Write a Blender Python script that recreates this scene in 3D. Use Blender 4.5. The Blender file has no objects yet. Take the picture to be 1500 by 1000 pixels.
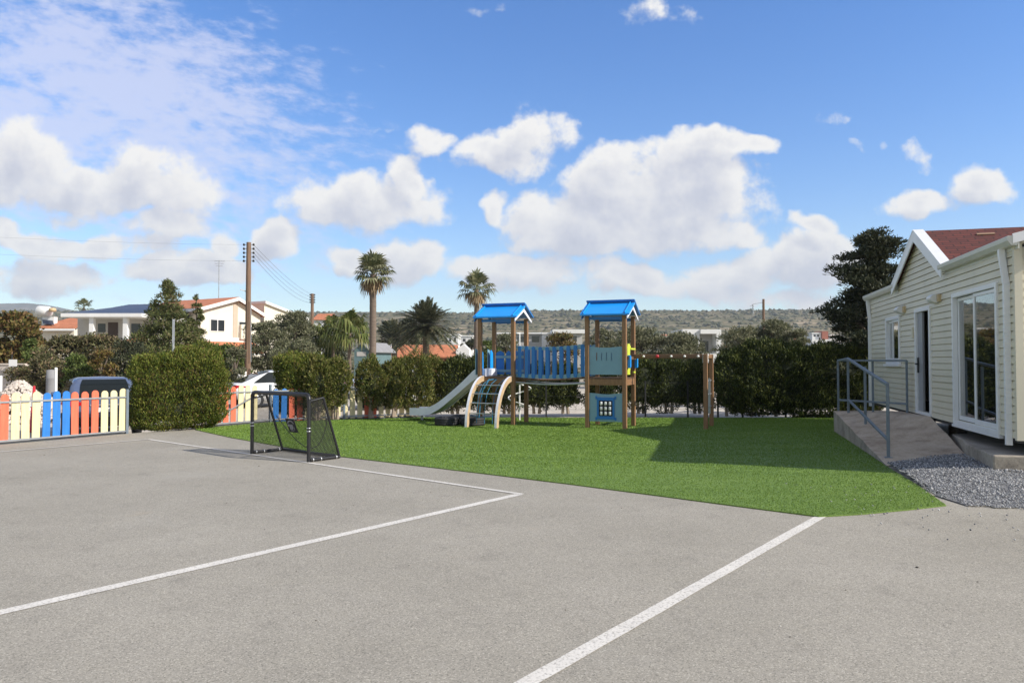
import bpy, bmesh, math, random
import numpy as np
from mathutils import Vector, Matrix

R = random.Random(11)
rng = np.random.default_rng(11)
scene = bpy.context.scene
COL = scene.collection
rad = math.radians

# ------------------------------------------------------------------ camera
F = 1083.0
PITCH = rad(1.48)
CP, SP = math.cos(PITCH), math.sin(PITCH)
EYE = Vector((0, 0, 1.6))
cam = bpy.data.cameras.new('camera')
cam.sensor_width = 36.0
cam.lens = F / 1500 * 36
cam.clip_end = 30000
camo = bpy.data.objects.new('camera', cam)
COL.objects.link(camo)
camo.location = EYE
camo.rotation_euler = (math.pi / 2 + PITCH, 0, 0)
scene.camera = camo


def ray(px, py):
    x = (px - 750) / F
    u = (500 - py) / F
    return Vector((x, CP - u * SP, SP + u * CP))


def gp(px, py, z=0.0):
    """surveyed point: where the sight line through a photo pixel meets the level z"""
    r = ray(px, py)
    t = (z - EYE.z) / r.z
    return Vector((r.x * t, r.y * t, z))


def at(px, py, Y):
    """surveyed point at distance Y"""
    r = ray(px, py)
    t = Y / r.y
    return Vector((r.x * t, Y, EYE.z + r.z * t))


# ------------------------------------------------------------------ materials
def new_mat(name):
    m = bpy.data.materials.new(name)
    m.use_nodes = True
    nt = m.node_tree
    b = nt.nodes['Principled BSDF']
    return m, nt, b


def node(nt, typ, **kw):
    n = nt.nodes.new(typ)
    for k, v in kw.items():
        setattr(n, k, v)
    return n


def noise(nt, scale, detail=3, rough=0.55, vec=None, stretch=None):
    n = node(nt, 'ShaderNodeTexNoise')
    n.inputs['Scale'].default_value = scale
    n.inputs['Detail'].default_value = detail
    n.inputs['Roughness'].default_value = rough
    if vec is None:
        g = node(nt, 'ShaderNodeNewGeometry')
        vec = g.outputs['Position']
    if stretch:
        mp = node(nt, 'ShaderNodeVectorMath', operation='MULTIPLY')
        nt.links.new(vec, mp.inputs[0])
        mp.inputs[1].default_value = stretch
        vec = mp.outputs[0]
    nt.links.new(vec, n.inputs['Vector'])
    return n.outputs['Fac']


def ramp(nt, fac, stops):
    r = node(nt, 'ShaderNodeValToRGB')
    el = r.color_ramp.elements
    while len(el) < len(stops):
        el.new(0.5)
    for e, (p, c) in zip(el, stops):
        e.position = p
        e.color = (*c, 1) if len(c) == 3 else c
    nt.links.new(fac, r.inputs['Fac'])
    return r.outputs['Color']


def mixc(nt, fac, a, b, mode='MIX'):
    m = node(nt, 'ShaderNodeMix', data_type='RGBA', blend_type=mode)
    for sock, v in ((m.inputs['Factor'], fac), (m.inputs['A'], a), (m.inputs['B'], b)):
        if hasattr(v, 'links'):
            nt.links.new(v, sock)
        elif isinstance(v, (int, float)):
            sock.default_value = v
        else:
            sock.default_value = (*v, 1)
    return m.outputs['Result']


def bump(nt, b, h, strength, dist):
    n = node(nt, 'ShaderNodeBump')
    n.inputs['Strength'].default_value = strength
    n.inputs['Distance'].default_value = dist
    nt.links.new(h, n.inputs['Height'])
    nt.links.new(n.outputs['Normal'], b.inputs['Normal'])


def sc(c, k):
    return tuple(min(1, v * k) for v in c)


def plain(name, c, rough=0.6, var=0.12, scale=3.0, metal=0.0, spec=0.5, bmp=0.0, fine=60.0, stretch=None):
    """a colour with gentle weathering: a broad and a fine noise"""
    m, nt, b = new_mat(name)
    n1 = noise(nt, scale, 4, stretch=stretch)
    n2 = noise(nt, fine, 2)
    c1 = ramp(nt, n1, [(0.3, sc(c, 1 - var)), (0.7, sc(c, 1 + var))])
    c2 = ramp(nt, n2, [(0.3, (1 - var * .6,) * 3), (0.7, (1,) * 3)])
    nt.links.new(mixc(nt, 1.0, c1, c2, 'MULTIPLY'), b.inputs['Base Color'])
    b.inputs['Roughness'].default_value = rough
    b.inputs['Metallic'].default_value = metal
    b.inputs['Specular IOR Level'].default_value = spec
    if bmp:
        bump(nt, b, n2, bmp, 0.01)
    return m


def leafmat(name, cols, transl=0.25, patch=0.5, rough=0.6, patch_scale=1.2):
    m, nt, b = new_mat(name)
    g = node(nt, 'ShaderNodeNewGeometry')
    n1 = noise(nt, patch_scale, 2)
    a = node(nt, 'ShaderNodeMath', operation='MULTIPLY_ADD')
    nt.links.new(n1, a.inputs[0])
    a.inputs[1].default_value = patch * 2
    a.inputs[2].default_value = -patch
    s = node(nt, 'ShaderNodeMath', operation='ADD', use_clamp=True)
    nt.links.new(a.outputs[0], s.inputs[0])
    nt.links.new(g.outputs['Random Per Island'], s.inputs[1])
    k = len(cols)
    col = ramp(nt, s.outputs[0], [(i / (k - 1), c) for i, c in enumerate(cols)])
    nt.links.new(col, b.inputs['Base Color'])
    b.inputs['Roughness'].default_value = rough
    b.inputs['Specular IOR Level'].default_value = 0.25
    t = node(nt, 'ShaderNodeBsdfTranslucent')
    nt.links.new(col, t.inputs['Color'])
    mx = node(nt, 'ShaderNodeMixShader')
    mx.inputs[0].default_value = transl
    nt.links.new(b.outputs[0], mx.inputs[1])
    nt.links.new(t.outputs[0], mx.inputs[2])
    out = nt.nodes['Material Output']
    nt.links.new(mx.outputs[0], out.inputs['Surface'])
    return m


def glassmat(name, tint, alpha=0.5, rough=0.02):
    """a pane: clear with a tint, reflecting by its Fresnel"""
    m, nt, b = new_mat(name)
    b.inputs['Base Color'].default_value = (*tint, 1)
    b.inputs['Roughness'].default_value = rough
    b.inputs['IOR'].default_value = 1.5
    t = node(nt, 'ShaderNodeBsdfTransparent')
    t.inputs['Color'].default_value = (.8, .84, .84, 1)
    gl = node(nt, 'ShaderNodeBsdfGlossy')
    gl.inputs['Roughness'].default_value = rough
    gl.inputs['Color'].default_value = (.95, .95, .95, 1)
    fr = node(nt, 'ShaderNodeFresnel')
    fr.inputs['IOR'].default_value = 1.55
    m0 = node(nt, 'ShaderNodeMixShader')
    m0.inputs[0].default_value = alpha
    nt.links.new(t.outputs[0], m0.inputs[1])
    nt.links.new(b.outputs[0], m0.inputs[2])
    m1 = node(nt, 'ShaderNodeMixShader')
    k = node(nt, 'ShaderNodeMath', operation='MULTIPLY_ADD', use_clamp=True)
    nt.links.new(fr.outputs[0], k.inputs[0])
    k.inputs[1].default_value = 1.6
    k.inputs[2].default_value = 0.06
    nt.links.new(k.outputs[0], m1.inputs[0])
    nt.links.new(m0.outputs[0], m1.inputs[1])
    nt.links.new(gl.outputs[0], m1.inputs[2])
    nt.links.new(m1.outputs[0], nt.nodes['Material Output'].inputs['Surface'])
    return m


# ------------------------------------------------------------------ mesh builder
BASE = {}     # object name -> world position its mesh coordinates are relative to


def tag(o, label=None, cat=None, group=None, kind=None):
    if label: o['label'] = label
    if cat: o['category'] = cat
    if group: o['group'] = group
    if kind: o['kind'] = kind
    return o


def empty(name, loc, label, cat, group=None):
    o = bpy.data.objects.new(name, None)
    COL.objects.link(o)
    o.location = Vector(loc)
    o.empty_display_size = 0.3
    BASE[o.name] = Vector(loc)
    return tag(o, label, cat, group)


class MB:
    def __init__(s):
        s.v = []; s.f = []; s.mi = []; s.sm = []

    def add(s, verts, faces, mi=0, smooth=False):
        k = len(s.v)
        s.v += [tuple(p) for p in verts]
        for f in faces:
            s.f.append(tuple(i + k for i in f)); s.mi.append(mi); s.sm.append(smooth)
        return s

    def box(s, o, ax, ay, az, mi=0):
        """box from corner o along three edge vectors"""
        o, ax, ay, az = Vector(o), Vector(ax), Vector(ay), Vector(az)
        if ax.cross(ay).dot(az) < 0:
            o = o + ax; ax = -ax
        v = [o, o + ax, o + ax + ay, o + ay]
        v += [p + az for p in v]
        return s.add(v, [(3, 2, 1, 0), (4, 5, 6, 7), (0, 1, 5, 4), (1, 2, 6, 5), (2, 3, 7, 6), (3, 0, 4, 7)], mi)

    def cbox(s, c, ex, ey, ez, sx, sy, sz, mi=0):
        c, ex, ey, ez = Vector(c), Vector(ex), Vector(ey), Vector(ez)
        return s.box(c - ex * sx / 2 - ey * sy / 2 - ez * sz / 2, ex * sx, ey * sy, ez * sz, mi)

    def bar(s, a, b, w, h=None, up=(0, 0, 1), mi=0):
        """rectangular bar between two points"""
        a, b = Vector(a), Vector(b); h = h or w
        d = (b - a); L = d.length; d.normalize()
        up = Vector(up)
        if abs(d.dot(up)) > .95: up = Vector((1, 0, 0))
        x = d.cross(up).normalized(); y = x.cross(d)
        return s.box(a - x * w / 2 - y * h / 2, x * w, y * h, d * L, mi)

    def tube(s, pts, r, n=8, cap=True, mi=0, closed=False, smooth=True):
        pts = [Vector(p) for p in pts]
        rs = r if isinstance(r, (list, tuple)) else [r] * len(pts)
        ring = []
        prev = None
        m = len(pts)
        for i, p in enumerate(pts):
            if closed: d = pts[(i + 1) % m] - pts[i - 1]
            else: d = pts[min(i + 1, m - 1)] - pts[max(i - 1, 0)]
            d.normalize()
            if prev is None:
                u = Vector((0, 0, 1)) if abs(d.z) < .9 else Vector((1, 0, 0))
                x = d.cross(u).normalized()
            else:
                x = (prev - d * prev.dot(d)).normalized()
            prev = x
            y = d.cross(x)
            ring.append([p + (x * math.cos(2 * math.pi * j / n) + y * math.sin(2 * math.pi * j / n)) * rs[i] for j in range(n)])
        v = [q for rg in ring for q in rg]
        f = []
        for i in range(m if closed else m - 1):
            k = (i + 1) % m
            for j in range(n):
                f.append((i * n + j, i * n + (j + 1) % n, k * n + (j + 1) % n, k * n + j))
        s.add(v, f, mi, smooth)
        if cap and not closed:
            s.add(ring[0], [tuple(range(n))[::-1]], mi)
            s.add(ring[-1], [tuple(range(n))], mi)
        return s

    def lathe(s, c, prof, n=16, axis=(0, 0, 1), mi=0, smooth=True):
        c = Vector(c); ax = Vector(axis).normalized()
        u = Vector((1, 0, 0)) if abs(ax.x) < .9 else Vector((0, 1, 0))
        x = ax.cross(u).normalized(); y = ax.cross(x)
        v = []
        for (r, h) in prof:
            for j in range(n):
                t = 2 * math.pi * j / n
                v.append(c + ax * h + (x * math.cos(t) + y * math.sin(t)) * r)
        f = []
        for i in range(len(prof) - 1):
            for j in range(n):
                f.append((i * n + j, i * n + (j + 1) % n, (i + 1) * n + (j + 1) % n, (i + 1) * n + j))
        s.add(v, f, mi, smooth)
        if prof[0][0] > 1e-6: s.add(v[:n], [tuple(range(n))[::-1]], mi)
        if prof[-1][0] > 1e-6: s.add(v[-n:], [tuple(range(n))], mi)
        return s

    def prism(s, poly, ext, mi=0):
        """flat polygon (list of points) given the thickness vector ext"""
        poly = [Vector(p) for p in poly]; ext = Vector(ext); n = len(poly)
        nrm = Vector((0, 0, 0))
        for i in range(n): nrm += poly[i].cross(poly[(i + 1) % n])
        if nrm.dot(ext) < 0: poly = poly[::-1]
        v = poly + [p + ext for p in poly]
        f = [tuple(range(n))[::-1], tuple(range(n, 2 * n))] + [(i, (i + 1) % n, n + (i + 1) % n, n + i) for i in range(n)]
        return s.add(v, f, mi)

    def obj(s, name, mats, parent=None, loc=None, bevel=0, seg=2, sub=0):
        base = BASE[parent.name] if parent is not None else Vector(loc if loc is not None else (0, 0, 0))
        me = bpy.data.meshes.new(name)
        me.from_pydata([(p[0] - base.x, p[1] - base.y, p[2] - base.z) for p in s.v], [], s.f)
        if not isinstance(mats, (list, tuple)): mats = [mats]
        for m in mats: me.materials.append(m)
        me.polygons.foreach_set('material_index', s.mi)
        me.polygons.foreach_set('use_smooth', s.sm)
        me.update()
        o = bpy.data.objects.new(name, me)
        COL.objects.link(o)
        if parent is not None: o.parent = parent
        else: o.location = base
        BASE[o.name] = base.copy()
        if bevel:
            b = o.modifiers.new('bevel', 'BEVEL'); b.width = bevel; b.segments = seg; b.limit_method = 'ANGLE'; b.angle_limit = rad(40)
        if sub:
            b = o.modifiers.new('sub', 'SUBSURF'); b.levels = sub; b.render_levels = sub
        return o


def fast_mesh(name, V, Fidx, mats, parent=None, loc=None, mi=None, smooth=False):
    """numpy mesh: V (n,3) world, Fidx (m,k) with a fixed face size"""
    base = BASE[parent.name] if parent is not None else Vector(loc if loc is not None else (0, 0, 0))
    me = bpy.data.meshes.new(name)
    V = np.asarray(V, dtype=np.float32) - np.array(base, dtype=np.float32)
    Fidx = np.asarray(Fidx, dtype=np.int32)
    m, k = Fidx.shape
    me.vertices.add(len(V)); me.vertices.foreach_set('co', V.ravel())
    me.loops.add(m * k); me.loops.foreach_set('vertex_index', Fidx.ravel())
    me.polygons.add(m)
    me.polygons.foreach_set('loop_start', np.arange(0, m * k, k, dtype=np.int32))
    me.polygons.foreach_set('loop_total', np.full(m, k, dtype=np.int32))
    if not isinstance(mats, (list, tuple)): mats = [mats]
    for q in mats: me.materials.append(q)
    if mi is not None: me.polygons.foreach_set('material_index', np.asarray(mi, dtype=np.int32))
    if smooth: me.polygons.foreach_set('use_smooth', np.ones(m, dtype=bool))
    me.update(calc_edges=True)
    o = bpy.data.objects.new(name, me)
    COL.objects.link(o)
    if parent is not None: o.parent = parent
    else: o.location = base
    BASE[o.name] = base.copy()
    return o


def unit(a):
    return a / np.maximum(np.linalg.norm(a, axis=1, keepdims=True), 1e-9)


_ph = rng.uniform(0, 6.28, (12, 3)); _dr = unit(rng.normal(size=(12, 3))); _fr = rng.uniform(.7, 1.6, 12)


def snoise(P, scale=1.0):
    """smooth pseudo noise about -1..1"""
    out = np.zeros(len(P))
    Q = np.asarray(P) * scale
    for i in range(12):
        d = Q @ _dr[i] * _fr[i] * 2.2 + _ph[i, 0]
        e = Q @ _dr[(i + 5) % 12] * 1.7 + _ph[i, 1]
        out += np.sin(d + 1.3 * np.sin(e))
    return out / 5.0


def leaf_arrays(P, D, length, width, jitter=0.35, fold=0.25):
    """diamond leaves at P pointing along D"""
    n = len(P)
    D = unit(D + rng.normal(size=(n, 3)) * jitter)
    S = unit(np.cross(D, rng.normal(size=(n, 3))))
    N = np.cross(D, S)
    L = (length * rng.uniform(.6, 1.3, n))[:, None]; W = (width * rng.uniform(.6, 1.3, n))[:, None]
    V = np.empty((n, 4, 3))
    V[:, 0] = P - D * L * .5
    V[:, 1] = P + S * W * .5 + N * W * fold
    V[:, 2] = P + D * L * .5
    V[:, 3] = P - S * W * .5 + N * W * fold
    return V.reshape(-1, 3), np.arange(n * 4).reshape(n, 4)


def smoothstep(a, b, x):
    t = np.clip((x - a) / (b - a), 0, 1)
    return t * t * (3 - 2 * t)


# ------------------------------------------------------------------ material library
M = {}
M['wood'] = plain('brown_timber', (.27, .145, .068), .6, .25, 9, bmp=.2, stretch=(6, 6, .7))
M['wood_dark'] = plain('dark_timber', (.15, .085, .045), .65, .25, 9, bmp=.2, stretch=(6, 6, .7))
M['wood_pale'] = plain('pale_plywood_edge', (.5, .36, .22), .6, .15, 9)
M['blue'] = plain('bright_blue_panel', (.012, .31, .84), .35, .06, 4)
M['blue_deep'] = plain('deep_blue_panel', (.014, .17, .50), .4, .06, 4)
M['teal'] = plain('grey_teal_panel', (.20, .36, .45), .45, .06, 4)
M['slide_grey'] = plain('pale_grey_laminate', (.78, .79, .86), .4, .06, 5)
M['white_paint'] = plain('white_paint', (.78, .78, .76), .4, .05, 3)
M['yellow_green'] = plain('lime_yellow_panel', (.62, .70, .06), .4, .05, 4)
M['red_plastic'] = plain('red_plastic', (.5, .03, .04), .35, .08, 8)
M['rubber'] = plain('black_rubber', (.022, .022, .024), .7, .2, 10, bmp=.3)
M['black_metal'] = plain('black_metal', (.018, .018, .02), .38, .15, 8)
M['steel'] = plain('galvanised_steel', (.42, .44, .46), .42, .12, 8, metal=.6)
M['rail_blue'] = plain('blue_grey_handrail_paint', (.16, .20, .24), .45, .12, 8)
M['rope_blue'] = plain('blue_rope', (.02, .16, .28), .8, .1, 20)
M['sid'] = plain('cream_vinyl_siding', (.66, .615, .48), .45, .07, 1.6, stretch=(1, 1, .25))
M['trim'] = plain('white_upvc', (.78, .79, .80), .35, .04, 3)
M['gutter'] = plain('pale_gutter', (.62, .62, .56), .4, .06, 3)
M['beige'] = plain('beige_plastic', (.55, .42, .24), .5, .1, 6)
M['dark_in'] = plain('dark_interior', (.05, .048, .045), .8, .1, 2)
M['curtain'] = plain('grey_curtain', (.34, .33, .31), .8, .12, 3, stretch=(9, 9, .2))
M['cream_wall'] = plain('cream_render', (.76, .70, .58), .8, .05, 1.2)
M['grey_wall'] = plain('grey_render', (.48, .46, .43), .8, .06, 1.2)
M['white_wall'] = plain('white_render', (.80, .79, .77), .75, .04, 1.2)
M['red_wall'] = plain('terracotta_render', (.33, .12, .08), .8, .1, 1.2)
M['teal_wall'] = plain('dusty_teal_boards', (.12, .19, .20), .7, .1, 2)
M['roof_grey'] = plain('grey_felt', (.25, .25, .26), .8, .1, 2)
M['roof_navy'] = plain('dark_blue_roof', (.016, .026, .055), .35, .2, 3)
M['window_dark'] = plain('dark_window', (.03, .035, .04), .12, .2, 3, spec=.6)
M['door_brown'] = plain('brown_door', (.06, .035, .025), .5, .2, 3)
M['pole_wood'] = plain('weathered_pole', (.20, .125, .08), .8, .25, 3, stretch=(8, 8, .5))
M['bark'] = plain('bark', (.13, .10, .075), .9, .35, 6, bmp=.6, stretch=(3, 3, .6))
M['bark_pale'] = plain('pale_bark', (.36, .29, .22), .9, .3, 6, bmp=.5, stretch=(3, 3, .6))
M['palm_bark'] = plain('palm_bark', (.17, .13, .10), .95, .3, 5, bmp=.8, stretch=(.6, .6, 9))
M['car_white'] = plain('white_car_paint', (.80, .81, .82), .16, .02, 2, spec=.6)
M['car_navy'] = plain('navy_car_paint', (.09, .12, .20), .14, .1, 2, spec=.9)
M['car_glass'] = plain('dark_car_glass', (.012, .016, .018), .08, .1, 2, spec=.28)
M['car_dark'] = plain('black_trim', (.02, .02, .02), .5, .1, 5)
M['tail_red'] = plain('tail_lamp_red', (.45, .01, .02), .15, .1, 10)
M['silver'] = plain('silver', (.55, .56, .58), .3, .06, 6, metal=.7)
M['pk_orange'] = plain('coral_picket_paint', (.78, .165, .085), .55, .13, 4, stretch=(6, 6, .6))
M['pk_cream'] = plain('cream_picket_paint', (.80, .69, .40), .55, .13, 4, stretch=(6, 6, .6))
M['pk_blue'] = plain('blue_picket_paint', (.02, .19, .58), .55, .13, 4, stretch=(6, 6, .6))
M['stone'] = plain('pale_limestone', (.62, .54, .47), .9, .2, 3, bmp=.4)
M['kerb'] = plain('dark_kerb', (.075, .08, .085), .9, .2, 3)
M['glass'] = glassmat('pane_glass', (.03, .035, .035), .45)


def tilemat(name, c):
    m, nt, b = new_mat(name)
    g = node(nt, 'ShaderNodeTexCoord')
    w = node(nt, 'ShaderNodeTexWave', wave_type='BANDS', bands_direction='X')
    w.inputs['Scale'].default_value = 1.1; w.inputs['Distortion'].default_value = .6
    nt.links.new(g.outputs['UV'], w.inputs['Vector'])
    n1 = noise(nt, 2.5, 4)
    c1 = ramp(nt, n1, [(.3, sc(c, .75)), (.7, sc(c, 1.2))])
    c2 = ramp(nt, w.outputs['Fac'], [(.1, (.62,) * 3), (.5, (1,) * 3)])
    nt.links.new(mixc(nt, 1, c1, c2, 'MULTIPLY'), b.inputs['Base Color'])
    b.inputs['Roughness'].default_value = .8
    return m


M['tile'] = plain('terracotta_tiles', (.52, .19, .09), .8, .22, 2.5, bmp=.3, fine=18)


def shingle():
    m, nt, b = new_mat('red_shingles')
    tc = node(nt, 'ShaderNodeUVMap')
    br = node(nt, 'ShaderNodeTexBrick')
    br.inputs['Scale'].default_value = 1.0
    br.inputs['Brick Width'].default_value = .3
    br.inputs['Row Height'].default_value = .12
    br.inputs['Mortar Size'].default_value = .012
    br.inputs['Color1'].default_value = (.165, .036, .026, 1)
    br.inputs['Color2'].default_value = (.10, .024, .02, 1)
    br.inputs['Mortar'].default_value = (.045, .014, .012, 1)
    nt.links.new(tc.outputs['UV'], br.inputs['Vector'])
    n = noise(nt, 45, 3)
    c2 = ramp(nt, n, [(.3, (.65,) * 3), (.7, (1.0,) * 3)])
    nt.links.new(mixc(nt, 1, br.outputs['Color'], c2, 'MULTIPLY'), b.inputs['Base Color'])
    b.inputs['Roughness'].default_value = .9
    bump(nt, b, n, .5, .01)
    return m


M['shingle'] = shingle()


def asphalt():
    m, nt, b = new_mat('weathered_asphalt')
    v = node(nt, 'ShaderNodeTexVoronoi', feature='F1')
    v.inputs['Scale'].default_value = 140
    g = node(nt, 'ShaderNodeNewGeometry')
    nt.links.new(g.outputs['Position'], v.inputs['Vector'])
    sepc = node(nt, 'ShaderNodeSeparateColor'); nt.links.new(v.outputs['Color'], sepc.inputs[0])
    base = (.322, .301, .260)
    agg = ramp(nt, sepc.outputs[0], [(0, sc(base, .55)), (.14, sc(base, .86)), (.5, base), (.86, sc(base, 1.10)), (1, sc(base, 1.5))])
    n2 = noise(nt, 75, 5, .7)
    f2 = ramp(nt, n2, [(.28, (.66,) * 3), (.45, (.97,) * 3), (.72, (1.12,) * 3)])
    n3 = noise(nt, .55, 5, .6)
    f3 = ramp(nt, n3, [(.3, (.89, .885, .87)), (.7, (1.07, 1.065, 1.06))])
    n4 = noise(nt, 3.2, 4, .65)
    f4 = ramp(nt, n4, [(.30, (.88,) * 3), (.42, (.99,) * 3), (.75, (1.03, 1.03, 1.02))])
    n5 = noise(nt, 1.1, 3, .6)
    rust = ramp(nt, n5, [(.66, (0, 0, 0)), (.80, (.22,) * 3)])
    c = mixc(nt, 1, agg, f2, 'MULTIPLY')
    c = mixc(nt, 1, c, f3, 'MULTIPLY')
    c = mixc(nt, 1, c, f4, 'MULTIPLY')
    c = mixc(nt, rust, c, (.36, .27, .17))
    # old oil spots, scuffs and a few sealed patches
    n6 = noise(nt, .9, 5, .72)
    c = mixc(nt, ramp(nt, n6, [(.24, (.55,) * 3), (.33, (0, 0, 0))]), c, (.19, .18, .165))
    n7 = noise(nt, .35, 6, .62)
    c = mixc(nt, ramp(nt, n7, [(.58, (0, 0, 0)), (.70, (.22,) * 3)]), c, (.40, .385, .35))
    nt.links.new(c, b.inputs['Base Color'])
    b.inputs['Roughness'].default_value = .92
    b.inputs['Specular IOR Level'].default_value = .2
    bump(nt, b, n2, .3, .003)
    return m


M['asphalt'] = asphalt()


def linepaint():
    m, nt, b = new_mat('worn_white_line_paint')
    n = noise(nt, 55, 5, .7)
    n2 = noise(nt, 2.2, 4, .6)
    c = ramp(nt, n, [(.36, (.33, .31, .28)), (.47, (.64, .61, .56)), (.7, (.73, .70, .65))])
    c2 = ramp(nt, n2, [(.3, (.88,) * 3), (.6, (1.0,) * 3)])
    nt.links.new(mixc(nt, 1, c, c2, 'MULTIPLY'), b.inputs['Base Color'])
    b.inputs['Roughness'].default_value = .85
    bump(nt, b, n, .5, .005)
    return m


M['line'] = linepaint()


def turfmat(name, blades):
    m, nt, b = new_mat(name)
    n1 = noise(nt, 1.3, 4, stretch=(.35, 1.5, 1))
    n2 = noise(nt, 70, 3, .7)
    A, B = (.146, .240, .036), (.190, .292, .056)
    c1 = ramp(nt, n1, [(.3, A), (.7, B)])
    if blades:
        g = node(nt, 'ShaderNodeNewGeometry')
        c2 = ramp(nt, g.outputs['Random Per Island'], [(0, (.80, .82, .78)), (.5, (1, 1, 1)), (.93, (1.12, 1.1, 1.05)), (1, (1.9, 1.55, 1.9))])
    else:
        c2 = ramp(nt, n2, [(.3, (.55,) * 3), (.55, (1,) * 3), (.8, (1.25,) * 3)])
        bump(nt, b, n2, .8, .02)
    nt.links.new(mixc(nt, 1, c1, c2, 'MULTIPLY'), b.inputs['Base Color'])
    b.inputs['Roughness'].default_value = .55
    b.inputs['Specular IOR Level'].default_value = .3
    return m


M['turf'] = turfmat('artificial_turf_backing', False)
M['blade'] = turfmat('artificial_turf_blades', True)


def concrete(nm='rough_concrete', a=(.25, .215, .175), b_=(.36, .315, .255), c_=(.44, .39, .32)):
    m, nt, b = new_mat(nm)
    n1 = noise(nt, 2.2, 5, .65)
    n2 = noise(nt, 30, 4, .7)
    c1 = ramp(nt, n1, [(.36, a), (.5, b_), (.66, c_)])
    c2 = ramp(nt, n2, [(.3, (.75,) * 3), (.6, (1,) * 3)])
    nt.links.new(mixc(nt, 1, c1, c2, 'MULTIPLY'), b.inputs['Base Color'])
    b.inputs['Roughness'].default_value = .9
    bump(nt, b, n2, .5, .01)
    return m


M['concrete'] = concrete()
M['ramp_top'] = concrete('trodden_brown_concrete', (.38, .295, .215), (.52, .42, .315), (.60, .505, .39))


def gravelmat():
    m, nt, b = new_mat('grey_gravel')
    g = node(nt, 'ShaderNodeNewGeometry')
    c = ramp(nt, g.outputs['Random Per Island'], [(0, (.10, .105, .115)), (.45, (.25, .255, .265)), (.8, (.40, .40, .40)), (1, (.62, .61, .60))])
    nt.links.new(c, b.inputs['Base Color'])
    b.inputs['Roughness'].default_value = .85
    return m


M['gravel'] = gravelmat()

# foliage
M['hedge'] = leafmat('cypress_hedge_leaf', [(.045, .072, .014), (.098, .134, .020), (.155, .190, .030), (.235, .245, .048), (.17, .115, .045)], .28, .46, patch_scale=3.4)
M['cypress_dark_shaded'] = leafmat('dark_shaded_cypress_leaf', [(.022, .034, .010), (.040, .056, .014), (.070, .090, .020), (.145, .155, .040)], .12, .35, patch_scale=1.6)  # dark leaf tones; on the long hedge they paint in the house's shade
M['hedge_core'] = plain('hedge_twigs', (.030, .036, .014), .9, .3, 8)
M['hedge_dry'] = leafmat('thin_cypress_leaf', [(.045, .064, .014), (.095, .112, .022), (.155, .165, .036), (.23, .185, .07)], .2, .46, patch_scale=3.4)
M['pine'] = leafmat('green_conifer_leaf', [(.052, .07, .024), (.10, .122, .038), (.15, .165, .055), (.20, .155, .085)], .2, .4)
M['dark_conifer'] = leafmat('dark_conifer_leaf', [(.022, .030, .018), (.042, .052, .028), (.065, .074, .038), (.10, .10, .055)], .1, .3)
M['olive'] = leafmat('grey_olive_leaf', [(.075, .085, .042), (.13, .14, .075), (.185, .19, .11), (.26, .245, .155)], .2, .35)
M['bramble'] = leafmat('brown_bramble_leaf', [(.055, .06, .025), (.11, .105, .045), (.16, .125, .075), (.14, .15, .055), (.23, .15, .10)], .15, .6, patch_scale=.8)
M['autumn'] = leafmat('yellowing_shrub_leaf', [(.04, .05, .015), (.10, .10, .025), (.17, .125, .035), (.15, .075, .04), (.24, .19, .06)], .2, .5, patch_scale=.7)
M['lush'] = leafmat('green_shrub_leaf', [(.045, .07, .018), (.085, .12, .03), (.13, .17, .045), (.19, .22, .065)], .2, .4)
M['palm_leaf'] = leafmat('palm_leaf', [(.065, .085, .035), (.125, .14, .065), (.20, .205, .11), (.34, .32, .20)], .2, .3)
M['palm_dead'] = leafmat('dead_palm_leaf', [(.16, .10, .05), (.30, .22, .13), (.42, .34, .22)], .1, .3)
M['date_leaf'] = leafmat('date_palm_leaf', [(.045, .062, .03), (.085, .10, .05), (.14, .15, .085), (.25, .225, .13)], .15, .3)
M['droop_leaf'] = leafmat('drooping_palm_leaf', [(.06, .085, .02), (.11, .14, .035), (.17, .19, .06), (.26, .25, .10)], .25, .3)
M['scrub'] = leafmat('hill_scrub', [(.034, .042, .02), (.06, .07, .032), (.10, .10, .05), (.15, .13, .08)], .0, .4, patch_scale=.02)
# ------------------------------------------------------------------ light
SUN = Vector((.765, -.326, .556)).normalized()
sl = bpy.data.lights.new('sun', 'SUN')
sl.energy = 4.6
sl.angle = rad(.53)
sl.color = (1.0, .94, .845)
so = bpy.data.objects.new('sun', sl)
COL.objects.link(so)
so.location = (30, -20, 40)
so.rotation_euler = SUN.to_track_quat('Z', 'Y').to_euler()

world = bpy.data.worlds.new('World')
scene.world = world
world.use_nodes = True
wt = world.node_tree
bg = wt.nodes['Background']
SKY_STRENGTH = .13
bg.inputs['Strength'].default_value = SKY_STRENGTH


def L(nt, a, b):
    nt.links.new(a, b)


def vm(nt, op, a, b=None):
    n = node(nt, 'ShaderNodeVectorMath', operation=op)
    for s, v in ((n.inputs[0], a), (n.inputs[1], b)):
        if v is None: continue
        if hasattr(v, 'links'): L(nt, v, s)
        else: s.default_value = v
    return n.outputs['Value'] if op in ('DOT_PRODUCT', 'LENGTH') else n.outputs['Vector']


def ma(nt, op, a, b=None, c=None, clamp=False):
    n = node(nt, 'ShaderNodeMath', operation=op, use_clamp=clamp)
    for s, v in zip(n.inputs, (a, b, c)):
        if v is None: continue
        if hasattr(v, 'links'): L(nt, v, s)
        else: s.default_value = v
    return n.outputs[0]


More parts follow.
